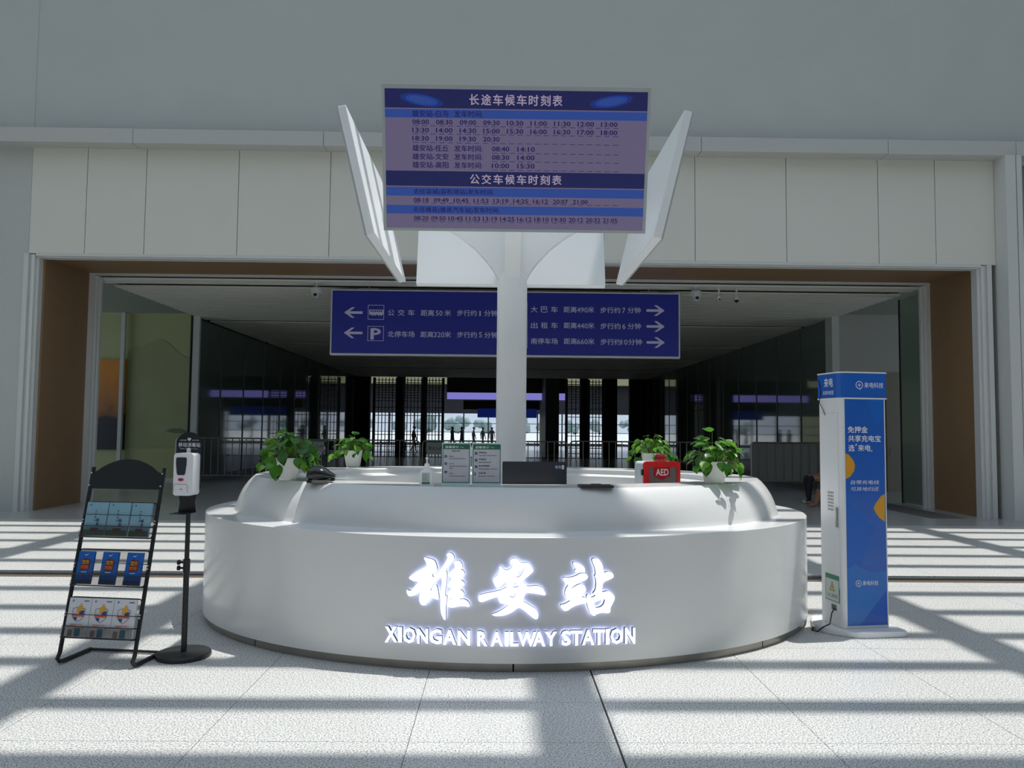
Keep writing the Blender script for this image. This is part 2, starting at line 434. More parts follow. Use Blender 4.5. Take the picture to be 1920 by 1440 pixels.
# far hall and the daylight end
M_FARW = mat('far_wall', (150, 145, 110), 0.7)
mb = MB()
mb.box(-16, 16, 50, 61, 5.9, 6.1); mb.box(-16, 16, 74.5, 76, 5.9, 6.1)
for y in np.arange(62, 74.5, 2.5): mb.box(-16, 16, y, y + 0.3, 5.9, 6.2)  # bays between beams left open, added to let daylight into the far hall
fc = struct(mb.build('ceiling_3', mat('far_ceiling', (190, 184, 140), 0.7)))
mb = MB(); mb.box(-16.2, -16, 50, 90, 0, 6.1); struct(mb.build('wall_far_left', M_FARW))
mb = MB(); mb.box(16, 16.2, 50, 90, 0, 6.1); struct(mb.build('wall_far_right', M_FARW))
mb = MB()
for x0, x1 in ((-16, -9.05), (9.3, 16)): mb.box(x0, x1, 49.8, 50.1, 0, 6.1)
mb.box(-16, 16, 49.8, 50.1, 5.0, 6.1)
struct(mb.build('wall_far_portal', M_DARK))
mb = MB(); mb.box(-16, 16, 75.9, 76.2, 3.1, 6.1)
for x in np.arange(-15.6, 16, 2.4): mb.box(x - 0.06, x + 0.06, 75.9, 76.1, 0, 3.1)
for z in (0.02, 1.25, 2.1): mb.box(-16, 16, 75.95, 76.05, z, z + 0.06)
w2 = struct(mb.build('window_2', mat('dark_frame', (46, 50, 60), 0.5)))
cl = bpy.data.materials.new('clear_glass'); cl.use_nodes = True; nt = cl.node_tree
for n in list(nt.nodes):
    if n.type != 'OUTPUT_MATERIAL': nt.nodes.remove(n)
tr = nt.nodes.new('ShaderNodeBsdfTransparent'); tr.inputs[0].default_value = (0.92, 0.95, 0.97, 1); gl = nt.nodes.new('ShaderNodeBsdfGlossy'); gl.inputs['Roughness'].default_value = 0.02
ms = nt.nodes.new('ShaderNodeMixShader'); ms.inputs[0].default_value = 0.08
nt.links.new(tr.outputs[0], ms.inputs[1]); nt.links.new(gl.outputs[0], ms.inputs[2]); nt.links.new(ms.outputs[0], [n for n in nt.nodes if n.type == 'OUTPUT_MATERIAL'][0].inputs[0])
for x in np.arange(-15.6, 14, 2.4):
    mb = MB(); mb.box(x + 0.06, x + 2.34, 75.99, 76.01, 0.08, 3.1); mb.build('pane', cl, w2)
# lattice screens
def lattice(x0, x1, y, z1, label):
    t = thing('lattice_screen', label, 'screen', ((x0 + x1) / 2, y, 0), 0, 'lattice screens deep in the corridor')
    w = (x1 - x0) / 2; mb = MB()
    n = int((x1 - x0) / 0.2)
    for i in range(n + 1):
        xx = -w + 2 * w * i / n; mb.box(xx - 0.025, xx + 0.025, -0.03, 0.03, 0, z1)
    stuff(mb.build('bars', M_BLACK, t))
    mb = MB()
    for z in [0.1, 0.45, 1.2, 2.4, 2.9, 3.3] + [3.5 + 0.16 * k for k in range(int((z1 - 3.5) / 0.16))]: mb.box(-w, w, -0.05, 0.05, z, z + 0.045)
    stuff(mb.build('cross_rails', M_BLACK, t))
    mb = MB(); mb.box(-w - 0.14, -w, -0.1, 0.1, 0, z1); mb.build('post', M_BLACK, t)
    mb = MB(); mb.box(w, w + 0.14, -0.1, 0.1, 0, z1); mb.build('post', M_BLACK, t)
lattice(-7.9, -6.6, 49.0, 4.8, 'leftmost dark lattice screen deep in the corridor')
lattice(-6.1, -5.0, 49.0, 4.8, 'dark lattice screen second from left deep in the corridor')
lattice(-4.7, -3.7, 49.0, 4.8, 'dark lattice screen just left of the far purple display')
lattice(4.2, 5.0, 49.0, 4.8, 'dark lattice screen just right of the far purple display')
lattice(5.6, 6.4, 49.0, 4.8, 'rightmost dark lattice screen deep in the corridor')
mb = MB()
for x0, x1 in ((-9.05, -8.3), (-5.0, -4.7), (-6.6, -6.1), (6.5, 7.4), (8.2, 9.3), (5.05, 5.55)): mb.box(x0, x1, 49.3, 49.8, 0, 5.05)
struct(mb.build('wall_far_piers', M_DARK))
mb = MB()
pts = [(3.3, 3.9)]
mb.box(3.0, 3.9, 52, 60, 0, 5.9); struct(mb.build('wall_far_pier_right', mat('grey_pier', (110, 112, 112), 0.6)))
# far LED ticker and hanging boards
t = thing('ticker_display', 'long purple lit ticker display hanging deep in the corridor', 'display', (0.45, 57, 0))
mb = MB(); mb.box(-4.4, 4.4, -0.15, 0.15, 3.7, 5.6); mb.build('housing', M_BLACK, t)
mb = MB(); mb.box(-4.38, 4.38, -0.17, -0.15, 3.76, 4.26); mb.build('lit_face', em('purple_led', (128, 124, 205), 0.95), t)
for q in (-3, 3): mb = MB(); mb.box(q - 0.02, q + 0.02, -0.02, 0.02, 5.6, 5.9); mb.build('hanger', M_CHROME, t)
t = thing('hanging_board', 'dark stepped board with blue screen hanging below the purple ticker', 'board', (0.5, 60.5, 0))
mb = MB(); mb.box(-3.4, 3.4, -0.2, 0.2, 3.1, 5.9); mb.build('housing', M_BLACK, t)
mb = MB(); mb.box(-2.3, 2.3, -0.22, -0.1, 2.5, 3.2); mb.build('blue_screen', em('blue_led', (18, 34, 110), 0.45), t)
# outdoors
mb = MB(); mb.box(-150, 150, 90, 320, -0.3, -0.05); struct(mb.build('ground_outside', mat('pale_paving_outside', (205, 205, 200), 0.8)))
mb = MB(); mb.box(-14, 14, 76.2, 90, -0.02, 0.0); struct(mb.build('ground_porch', mat('pale_porch', (205, 205, 200), 0.8)))
M_TREE = mat('haze_tinted_leaves', (136, 154, 152), 0.9, var=0.3, scale=2)  # distance haze is mixed into the leaf colour
for i in range(14):
    xx = -62 + i * 9.5 + random.uniform(-1, 1); hgt = random.uniform(4.2, 6.5)
    t = thing('tree', 'hazy green tree beyond the glazed far end', 'tree', (xx, 255 + random.uniform(-6, 6), -0.05), 0, 'trees beyond the glazed far end')
    mb = MB(); mb.tube([(0, 0, 0), (0.1, 0, hgt * 0.5)], [0.2, 0.12], 6); mb.build('trunk', mat('bark', (84, 76, 66), 0.9), t)
    bm = bmesh.new()
    for k in range(7):
        rr = hgt * random.uniform(0.22, 0.34)
        g = bmesh.ops.create_icosphere(bm, subdivisions=2, radius=rr, matrix=Matrix.Translation((random.uniform(-.5, .5) * hgt, random.uniform(-.2, .2) * hgt, hgt * random.uniform(0.3, 0.8))))
        for v in g['verts']: v.co += v.normal * random.uniform(-0.15, 0.2) * rr
    me = bpy.data.meshes.new('crown'); bm.to_mesh(me); bm.free(); me.materials.append(M_TREE); link('crown', me, t)

# ------------------------------------------------------------------ hanging blue direction sign
SW = 7.92; SHt = 1.50
t = thing('direction_sign', 'long navy overhead sign with white arrows and Chinese directions', 'sign', (-3.865, 17.5, 3.27), math.atan2(0, 1))
Msg = Matrix.Identity(4)
mb = MB()
mb.box(0, SW, 0.0, 0.16, 0, SHt)
mb.build('sign_box', mat('sign_frame_white', (205, 208, 208), 0.4), t, bevel=0.01)
mb = MB(); mb.box(0.035, SW - 0.035, -0.006, 0.01, 0.045, SHt - 0.035); mb.build('sign_face', M_NAVY, t)
hq = homog([(62, 68), (1845, 85), (1843, 412), (55, 400)], SW - 0.07, SHt - 0.08)
def sp(x, y): u, v = hq(x, y); return u + 0.035, v + 0.045
def stext(mb, s, x0, x1, y, hpx=30, off=0.012):
    a = sp(x0, y); b = sp(x1, y); text(mb, s, a[0], b[0], (a[1] + b[1]) / 2, hpx / 332 * SHt, -0.009, off)
mb = MB()
for y in (185, 300):
    if y == 185:
        for cx, ch in zip((366, 418, 470), '公交车'): stext(mb, ch, cx - 17, cx + 17, y)
        stext(mb, '距离', 520, 588, y + 1); stext(mb, '50', 597, 632, y + 2, 26, 0.005); stext(mb, '米', 642, 675, y + 1); stext(mb, '1', 822, 829, y + 3, 26, 0.0)
    else:
        stext(mb, '北停车场', 348, 487, y - 1); stext(mb, '距离', 518, 584, y); stext(mb, '320', 587, 641, y + 1, 26, 0.005); stext(mb, '米', 642, 675, y); stext(mb, '5', 820, 835, y + 1, 26, 0.005)
    stext(mb, '步行约', 707, 808, y + 1); stext(mb, '分钟', 847, 915, y + 2)
for y, nm, n1, n2 in ((166, '大巴车', '490', '7'), (250, '出租车', '440', '6'), (333, '南停车场', '660', '10')):
    if len(nm) == 3:
        for cx, ch in zip((1104, 1156, 1208), nm): stext(mb, ch, cx - 17, cx + 17, y)
    else: stext(mb, nm, 1087, 1224, y)
    stext(mb, '距离', 1256, 1322, y); stext(mb, n1, 1324, 1378, y + 2, 26, 0.005); stext(mb, '米', 1379, 1412, y + 1)
    stext(mb, '步行约', 1444, 1546, y + 3)
    if len(n2) == 1: stext(mb, n2, 1556, 1572, y + 4, 26, 0.005); stext(mb, '分钟', 1584, 1650, y + 3)
    else: stext(mb, n2, 1550, 1582, y + 4, 26, 0.005); stext(mb, '分钟', 1586, 1655, y + 3)
stuff(mb.build('lettering', M_SIGNTXT, t))
def arrow(x0, x1, y, sgn):
    mb = MB(); a = sp(min(x0, x1), y); b = sp(max(x0, x1), y); zc = (a[1] + b[1]) / 2; L = b[0] - a[0]; hw = 0.028
    tip = a[0] if sgn < 0 else b[0]; end = b[0] if sgn < 0 else a[0]; d = 1 if sgn < 0 else -1
    mb.prism([(tip + d * 0.02, zc - hw), (end, zc - hw), (end, zc + hw), (tip + d * 0.02, zc + hw)], -0.009, -0.006)
    for s_ in (-1, 1):
        mb.prism([(tip, zc), (tip + d * 0.17, zc + s_ * 0.12), (tip + d * 0.24, zc + s_ * 0.12), (tip + d * 0.08, zc)], -0.0092, -0.006)
    mb.build('arrow', M_SIGNTXT, t)
arrow(123, 218, 185, -1); arrow(121, 217, 293, -1); arrow(1680, 1772, 170, 1); arrow(1680, 1772, 254, 1); arrow(1680, 1772, 338, 1)
mb = MB()
def ring(x0, x1, y0, y1):
    a = sp(x0, y1); b = sp(x1, y0); w_ = 0.010
    for q in ((a[0], b[0], a[1], a[1] + w_), (a[0], b[0], b[1] - w_, b[1]), (a[0], a[0] + w_, a[1], b[1]), (b[0] - w_, b[0], a[1], b[1])): mb.box(q[0], q[1], -0.009, -0.006, q[2], q[3])
ring(245, 330, 145, 222); ring(243, 328, 257, 335)
for y0 in (127, 210, 292): ring(985, 1070, y0, y0 + 78)
a = sp(252, 196); b = sp(326, 170); mb.box(a[0], b[0], -0.009, -0.006, a[1], b[1])
for i in range(6):
    xx = a[0] + 0.03 + i * 0.046; mb.box(xx, xx + 0.032, -0.011, -0.009, (a[1] + b[1]) / 2 + 0.005, b[1] - 0.015, m=1)
for cx in (268, 282, 302, 314):
    c = sp(cx, 197); mb.prism([(c[0] + 0.02 * math.cos(q), c[1] + 0.02 * math.sin(q)) for q in np.arange(0, 2 * PI, PI / 5)], -0.0092, -0.006)
for cx0, y0 in ((1027, 168), (1027, 250)):
    a = sp(cx0 - 26, y0 + 12); b = sp(cx0 + 26, y0 - 14); mb.box(a[0], b[0], -0.009, -0.006, a[1], b[1])
text(mb, 'P', *[sp(262, 298)[0], sp(310, 298)[0], sp(262, 298)[1], 0.245], -0.009, 0.03, m=0)
text(mb, 'P', sp(1005, 332)[0], sp(1048, 332)[0], sp(1005, 332)[1], 0.245, -0.009, 0.03, m=0)
stuff(mb.build('pictograms', [M_SIGNTXT, M_NAVY], t))
for xx in (0.85, SW - 0.7):
    mb = MB(); mb.tube([(xx, 0.08, SHt), (xx, 0.08, 1.60)], 0.018, 8); mb.box(xx - 0.22, xx + 0.22, 0.0, 0.16, SHt, SHt + 0.03); mb.build('hanger', M_CHROME, t)

# surveillance cameras under the slats
def dome(px, py, y, s, label, dark=False):
    p = at(px, py, y)
    t = thing('dome_camera', label, 'camera', (p.x, p.y, 4.85))
    L = 4.85 - p.z
    mb = MB(); mb.tube([(0, 0, 0), (0, 0, -L + 0.1 * s)], 0.02, 8); mb.lathe([(0.05, -0.02), (0.05, 0)], 12); mb.build('bracket', M_TRIM, t)
    mb = MB(); mb.lathe([(0.08 * s, -L + 0.17 * s), (0.14 * s, -L + 0.13 * s), (0.145 * s, -L + 0.0), (0.125 * s, -L - 0.02 * s)], 20); mb.build('housing', M_TRIM, t, smooth=True)
    mb = MB(); mb.lathe([(0.12 * s * math.cos(a), -L - 0.02 * s - 0.14 * s * math.sin(a)) for a in np.linspace(0, PI / 2 - 0.05, 7)][::-1], 18)
    mb.build('dome', M_BLACK if dark else mat('camera_white', (180, 182, 180), 0.3), t, smooth=True)
    mb = MB(); mb.lathe([(0.045 * s, -0.02 * s), (0.045 * s, 0.02 * s)], 12, M=Matrix.Translation((0, -0.105 * s, -L - 0.05 * s)) @ Matrix.Rotation(PI / 2, 4, 'X')); mb.build('lens', M_BLACK, t)
dome(593, 550, 17.2, 0.85, 'large white dome camera hanging left of the navy direction sign')
dome(1305, 556, 17.2, 0.85, 'large white dome camera hanging right of the navy direction sign')
dome(1348, 560, 17.2, 0.45, 'small white dome camera right of the large right dome camera', False)
dome(1381, 562, 17.2, 0.42, 'rightmost small dome camera with black dome', True)

# ------------------------------------------------------------------ crowd barriers
def barrier(x0, x1, y, z0, z1, label, cover=False, nb=None):
    t = thing('crowd_barrier', label, 'barrier', ((x0 + x1) / 2, y, 0), 0, 'steel crowd barriers across the opening')
    w = (x1 - x0) / 2
    mb = MB(); r = 0.10
    pts = [(x, 0, z) for x, z in rrect(-w, w, z0, z1, r, 4)]
    mb.tube(pts, 0.02, 8, closed=True); mb.build('frame', M_CHROME, t, smooth=True)
    for s in (-1, 1):
        mb = MB(); mb.tube([(s * (w - 0.12), 0, z0), (s * (w - 0.12), 0, 0.03)], 0.02, 8); mb.tube([(s * (w - 0.12), -0.3, 0.02), (s * (w - 0.12), 0.3, 0.02)], 0.02, 8); mb.build('leg', M_CHROME, t)
    n = nb or max(3, int(2 * w / 0.178)); me = None
    for i in range(1, n):
        xx = -w + 2 * w * i / n
        if me is None:
            mb = MB(); mb.tube([(0, 0, z0), (0, 0, z1)], 0.013, 6); o = mb.build('bar', M_CHROME, t); me = o.data
        else: o = link('bar', me, t)
        o.location = (xx, 0, 0)
    if cover:
        mb = MB(); mb.prism(rrect(-w + 0.015, w - 0.015, z0 + 0.015, z1 - 0.015, r, 4), 0.012, 0.02); mb.build('cover_sheet', mat('grey_sheet', (125, 126, 122), 0.6), t)
    return t
BY = 21.5
bx = lambda px: at(px, 850, BY).x
barrier(bx(330), bx(501), BY, 0.30, 1.32, 'steel barrier behind the sanitiser stand, leftmost of the row')
b2 = barrier(bx(505), bx(786), BY, 0.30, 1.30, 'steel barrier behind the left pair of potted plants')
b3 = barrier(bx(792), bx(1064), BY, 0.30, 1.30, 'steel barrier behind the white column')
barrier(bx(1069), bx(1384), BY, 0.30, 1.32, 'steel barrier behind the right pair of potted plants')
barrier(bx(1397), bx(1537), 21.0, 0.30, 1.34, 'sheet covered steel barrier beside the white power bank kiosk', True, 9)
def plate(px0, px1, py0, py1, label):
    a = at(px0, py1, BY - 0.03); b = at(px1, py0, BY - 0.03)
    t = thing('notice_plate', label, 'notice', (a.x, BY - 0.05, a.z))
    w, h = b.x - a.x, b.z - a.z
    mb = MB(); mb.box(0, w, 0, 0.01, 0, h); mb.build('plate', mat('pale_plate', (150, 160, 152), 0.4), t)
    mb = MB(); mb.box(0, w, -0.003, 0, h * 0.86, h); mb.build('green_band', mat('plate_green', (50, 100, 80), 0.4), t)
    mb = MB(); text(mb, '禁止入内', 0.04, w - 0.04, h * 0.45, h * 0.25, -0.003, 0.01); stuff(mb.build('lettering', M_BLACK, t))
plate(580, 608, 825, 847, 'small notice hung on the barrier between the two left plants')
plate(800, 833, 826, 852, 'small notice hung on the barrier left of the two counter signs')

# ------------------------------------------------------------------ reception desk
def ell(o, t, z): return Vector((DX + (DA - o) * math.cos(t), DY + (DB - o) * math.sin(t), z))
def sweep(prof, n=160, closed=False):
    mb = MB(); L = len(prof)
    vs = [ell(o, 2 * PI * k / n, z) for o, z in prof for k in range(n)]
    fs = [(i * n + k, i * n + (k + 1) % n, ((i + 1) % L) * n + (k + 1) % n, ((i + 1) % L) * n + k) for i in range(L if closed else L - 1) for k in range(n)]
    mb.add(vs, fs); return mb
desk = thing('reception_desk', 'large oval white reception desk with lit station name lettering', 'desk', (0, 0, 0))
DM = M_WHITE
sweep([(0.03, 0.06), (0.0, 0.062), (0.0, DH - 0.012), (0.001, DH - 0.005), (0.005, DH - 0.001), (0.012, DH)]).build('body', DM, desk, smooth=True)
sweep([(0.012, DH), (0.10, DH), (0.20, DH), (0.225, DH + 0.001), (0.238, DH + 0.006), (0.246, DH + 0.02), (0.252, DH + 0.045), (0.262, DH + 0.08), (0.278, DH + 0.125),
       (0.298, DH + 0.17), (0.322, DH + 0.21), (0.350, DH + 0.248), (0.376, DH + 0.278), (0.398, DH + 0.297), (0.408, DH + 0.305), (0.475, DH + 0.305)]).build('lower_counter', DM, desk, smooth=True)
sweep([(0.475, 1.215), (0.78, 1.215), (0.79, 1.205), (0.792, 1.165), (0.80, 1.16), (0.86, 1.14), (0.86, 1.05), (0.86, 1.03)]).build('upper_counter', DM, desk, smooth=True)
sweep([(0.86, 0.99), (1.34, 0.99), (1.34, 0.96), (0.86, 0.96)], closed=True).build('inner_shelf', DM, desk)
sweep([(0.86, 1.04), (0.86, 0.0)]).build('inner_wall', DM, desk, smooth=True)
M_KICK = mat('brushed_steel_kick', (150, 146, 138), 0.35, metal=0.7, var=0.25, scale=5)
for k in range(8):
    mb = MB(); t0 = -PI / 2 + 0.012 + k * PI / 4; ts = np.linspace(t0 + 0.002, t0 + PI / 4 - 0.002, 18)
    vs = [ell(0.025, t, z) for z in (0.0, 0.075) for t in ts]; n = len(ts)
    mb.add(vs, [(i, i + 1, n + i + 1, n + i) for i in range(n - 1)]); mb.build('kick_plate', M_KICK, desk, smooth=True)

# lettering on the desk front
def on_desk(px, py, out=0.03):
    d = WV + RV * ((px - 960) / F) - UV_ * ((py - 720) / F)
    a, b = DA + out, DB + out
    A = (d.x / a) ** 2 + (d.y / b) ** 2; B = 2 * (-DX * d.x / a ** 2 - DY * d.y / b ** 2); Cc = (DX / a) ** 2 + (DY / b) ** 2 - 1
    t = (-B - math.sqrt(B * B - 4 * A * Cc)) / (2 * A)
    p = Vector((0, 0, EYE)) + d * t
    return p
def bend(p, out):
    """board coordinates x, z -> desk skin + out"""
    x = p[0] - DX; a, b = DA, DB; c = x / a
    y = DY - b * math.sqrt(max(0, 1 - c * c))
    n = Vector((x / a ** 2, (y - DY) / b ** 2, 0)).normalized()
    return Vector((p[0], y, p[1])) + n * out
M_LF = mat('lit_letter_face', (255, 255, 255), 0.4, var=0, emit=0.95)
M_LS = mat('letter_return', (90, 94, 104), 0.4, metal=0.5, var=0.05)
M_LB = mat('letter_back_glow', (255, 255, 255), 0.4, var=0, emit=2.4, ecol=(190, 200, 255))
def letter(v2, f, name='letter'):
    """v2: Nx2 board coords, f: tris; builds face, returns and glowing back, standing off the desk"""
    edges = {}
    for q in f:
        for i in range(len(q)):
            e = (q[i], q[(i + 1) % len(q)]); k = tuple(sorted(e)); edges[k] = edges.get(k, []) + [e]
    n = len(v2)
    vs = [bend(p, 0.045) for p in v2] + [bend(p, 0.018) for p in v2]
    fs = [tuple(q) for q in f]; mi = [0] * len(fs)
    for q in f: fs.append(tuple(n + i for i in reversed(q))); mi.append(2)
    for k, es in edges.items():
        if len(es) == 1: a, b = es[0]; fs.append((b, a, a + n, b + n)); mi.append(1)
    me = bpy.data.meshes.new(name); me.from_pydata([tuple(v) for v in vs], [], fs)
    for m in (M_LF, M_LS, M_LB): me.materials.append(m)
    me.polygons.foreach_set('material_index', mi); me.update()
    return link(name, me, desk)
def curve_fill(splines):
    cu = bpy.data.curves.new('c', 'CURVE'); cu.dimensions = '2D'; cu.fill_mode = 'BOTH'
    for pts in splines:
        s = cu.splines.new('POLY'); s.points.add(len(pts) - 1); s.use_cyclic_u = True
        for q, p in zip(s.points, pts): q.co = (p[0], p[1], 0, 1)
    o = bpy.data.objects.new('c', cu); C.objects.link(o); bpy.context.view_layer.update()
    me = bpy.data.meshes.new_from_object(o.evaluated_get(bpy.context.evaluated_depsgraph_get()))
    v = [tuple(p.co)[:2] for p in me.vertices]; f = [tuple(p.vertices) for p in me.polygons]
    bpy.data.objects.remove(o); bpy.data.curves.remove(cu)
    bm = bmesh.new(); bv = [bm.verts.new((a, b, 0)) for a, b in v]
    for q in f:
        try: bm.faces.new([bv[i] for i in q])
        except Exception: pass
    bmesh.ops.remove_doubles(bm, verts=bm.verts, dist=1e-5)
    for fc_ in list(bm.faces):
        if fc_.normal.z < 0: fc_.normal_flip()
    bm.verts.index_update()
    v = [tuple(q.co)[:2] for q in bm.verts]; f = [tuple(q.index for q in fc_.verts) for fc_ in bm.faces]
    bm.free()
    return v, f
def smooth_poly(pts, it=1):
    for _ in range(it):
        out = []
        for i in range(len(pts)):
            a, b = pts[i], pts[(i + 1) % len(pts)]
            out += [(a[0] * .8 + b[0] * .2, a[1] * .8 + b[1] * .2), (a[0] * .2 + b[0] * .8, a[1] * .2 + b[1] * .8)]
        pts = out
    return pts
def brush(ox_, oy_, k, outlines):
    sp_ = []
    for o in outlines:
        q = []
        for x, y in smooth_poly(o):
            p = on_desk(ox_ + x / k, oy_ + y / k, 0.04); q.append((p.x, p.z))
        sp_.append(q)
    return sp_
def brush_letter(*groups):
    V, Fc = [], []
    for g in groups:
        v, f = curve_fill(g); k = len(V); V += v; Fc += [tuple(i + k for i in q) for q in f]
    letter(V, Fc)
XI_L = [(425, 225), (600, 270), (640, 320), (672, 455), (600, 490), (575, 545), (600, 585), (700, 480), (790, 350), (850, 240), (820, 180), (880, 145), (940, 180), (962, 250), (900, 340), (815, 450), (835, 520), (825, 640),
        (795, 910), (828, 890), (830, 980), (808, 1100), (815, 1320), (780, 1320), (735, 1220), (715, 1100), (735, 800), (748, 545), (625, 655), (535, 815), (600, 780), (650, 705), (672, 770), (700, 965), (640, 965), (575, 920), (520, 985), (460, 1065),
        (400, 1068), (355, 1000), (355, 900), (420, 820), (455, 725), (380, 820), (270, 895), (180, 915), (140, 850), (138, 795), (215, 820), (290, 730), (355, 650), (260, 648), (175, 600), (200, 560), (300, 490), (475, 400), (490, 370), (470, 310)]
XI_R = [(945, 330), (985, 290), (1050, 290), (1100, 360), (1095, 420), (1060, 440), (1110, 455), (1145, 520), (1060, 620), (1120, 650), (1135, 700), (1050, 785), (1115, 825), (1130, 880), (1040, 965), (1130, 955), (1200, 1000), (1228, 1070), (1205, 1100), (1150, 1080),
        (1050, 1078), (920, 1110), (850, 1095), (835, 1030), (870, 985), (945, 935), (880, 935), (845, 900), (860, 830), (935, 770), (862, 765), (852, 700), (925, 610), (865, 560), (880, 500), (985, 400), (965, 370)]
brush_letter(brush(750, 1020, 9.293, [XI_L]), brush(750, 1020, 9.293, [XI_R]))
AN = [(470, 290), (580, 400), (690, 345), (720, 240), (668, 290), (655, 220), (700, 165), (780, 165), (870, 255), (940, 240), (1010, 260), (1090, 380), (1070, 430), (885, 580), (940, 640), (980, 690), (1170, 672), (1260, 730), (1320, 830), (1300, 860), (1180, 830),
      (960, 800), (930, 840), (880, 955), (1030, 1040), (1130, 1110), (1180, 1200), (1170, 1290), (1130, 1305), (1060, 1260), (930, 1140), (815, 1070), (700, 1170), (560, 1230), (400, 1245), (310, 1215), (450, 1160), (560, 1090), (635, 1015), (480, 1010), (445, 930), (450, 870),
      (250, 940), (130, 985), (80, 960), (75, 870), (110, 840), (580, 740), (635, 545), (520, 650), (430, 735), (375, 670), (345, 560), (370, 520), (430, 480), (465, 400)]
AN_H = [[(930, 330), (880, 460), (820, 515), (765, 520), (810, 420)], [(740, 580), (845, 690), (700, 718)], [(775, 815), (722, 902), (645, 875), (660, 830)]]
brush_letter(brush(890, 1030, 9.933, [AN] + AN_H))
Z1 = [(325, 235), (400, 245), (500, 300), (550, 370), (540, 430), (475, 425), (340, 412), (378, 370), (330, 290)]
Z2 = [(470, 440), (560, 450), (608, 510), (570, 570), (400, 625), (275, 748), (400, 665), (470, 640), (550, 690), (570, 760), (505, 860), (480, 890), (560, 890), (578, 930), (578, 1000), (460, 1020), (340, 1060), (200, 1155), (150, 1130), (95, 1060), (105, 1025), (160, 1025), (290, 950),
      (240, 945), (190, 890), (175, 800), (200, 720), (245, 665), (190, 620), (135, 540), (150, 520), (240, 530), (370, 500)]
Z2H = [(440, 712), (400, 790), (300, 945), (330, 870), (380, 780)]
Z3 = [(665, 180), (730, 160), (800, 180), (870, 280), (885, 440), (960, 410), (1040, 430), (1078, 490), (1060, 535), (880, 610), (862, 740), (850, 800), (970, 770), (1060, 830), (1100, 900), (1070, 980), (1010, 1090), (1015, 1160), (980, 1190), (860, 1175), (760, 1200), (712, 1250), (640, 1180),
      (600, 1080), (575, 960), (572, 870), (600, 830), (640, 870), (670, 900), (750, 860), (690, 820), (740, 760), (755, 640), (745, 540), (720, 490), (745, 470), (735, 360)]
Z3H = [(705, 990), (925, 910), (890, 1030), (820, 1080), (735, 1090)]
brush_letter(*[brush(1040, 1030, 9.933, g) for g in ([Z1], [Z2], [Z3, Z3H])])
# latin line: crop (680,1000) scale 3.4286
lat = [('X', 152, 232, 598, 700), ('I', 236, 262, 602, 700), ('O', 268, 348, 606, 706), ('N', 358, 428, 612, 708), ('G', 436, 515, 615, 712), ('A', 522, 606, 620, 716), ('N', 616, 695, 624, 720),
       ('R', 740, 805, 628, 724), ('A', 822, 905, 632, 726), ('I', 914, 938, 632, 726), ('L', 948, 1000, 632, 726), ('W', 996, 1112, 632, 726), ('A', 1090, 1172, 630, 726), ('Y', 1168, 1246, 630, 724),
       ('S', 1272, 1334, 624, 722), ('T', 1330, 1408, 624, 720), ('A', 1404, 1482, 620, 718), ('T', 1474, 1550, 616, 716), ('I', 1554, 1578, 614, 714), ('O', 1584, 1664, 612, 712), ('N', 1676, 1742, 606, 710)]
for ch, x0, x1, y0, y1 in lat:
    v, f = glyphs(ch, 0.035)
    w_ = v[:, 0].max(); z0, z1 = v[:, 1].min(), v[:, 1].max()
    f = [q if np.cross(v[q[1]][:2] - v[q[0]][:2], v[q[2]][:2] - v[q[1]][:2]) > 0 else tuple(reversed(q)) for q in f]
    bm = bmesh.new(); bv = [bm.verts.new(p) for p in v]
    for q in f:
        try: bm.faces.new([bv[i] for i in q])
        except Exception: pass
    bmesh.ops.remove_doubles(bm, verts=bm.verts, dist=1e-4); bm.verts.index_update()
    v = np.array([tuple(q.co) for q in bm.verts]); f = [tuple(q.index for q in fc_.verts) for fc_ in bm.faces]; bm.free()
    pts = []
    for p in v:
        px = 680 + (x0 + (x1 - x0) * p[0] / w_) / 3.4286; py = 1000 + (y1 + (y0 - y1) * (p[1] - z0) / (z1 - z0)) / 3.4286
        q = on_desk(px, py, 0.04); pts.append((q.x, q.z))
    letter(pts, f)

# ------------------------------------------------------------------ column and four-sided display rig
RX, RY = 0.10, 7.50
rig = thing('display_column', 'white round column carrying four outward leaning display panels', 'display column', (RX, RY, 0))
mb = MB(); mb.lathe([(0.145, 0.0), (0.145, 3.02), (0.14, 3.12), (0.10, 3.2), (0.10, 4.0)], 32); mb.build('column', M_RIG, rig, smooth=True)
prof_in = [(0.0, 0.0), (0.02, 0.04), (0.06, 0.11), (0.12, 0.19), (0.24, 0.32), (0.38, 0.43), (0.55, 0.54), (0.80, 0.64), (1.12, 0.70)]
for k in range(4):
    M = Matrix.Rotation(k * PI / 2, 4, 'Z')
    low = [(0.13 + d, 3.08 + r_) for d, r_ in prof_in]
    prof = [(0.0, 3.08)] + low + [(1.16, 3.95), (0.0, 3.95)]
    mb = MB(); mb.prism(prof, -0.075, 0.075, M=M); mb.build('bracket_arm', M_RIG, rig, bevel=0.006, segs=1)
PW, PH, LEAN = 2.13, 1.13, math.atan2(0.26, 1.07)
SCW = 2.13
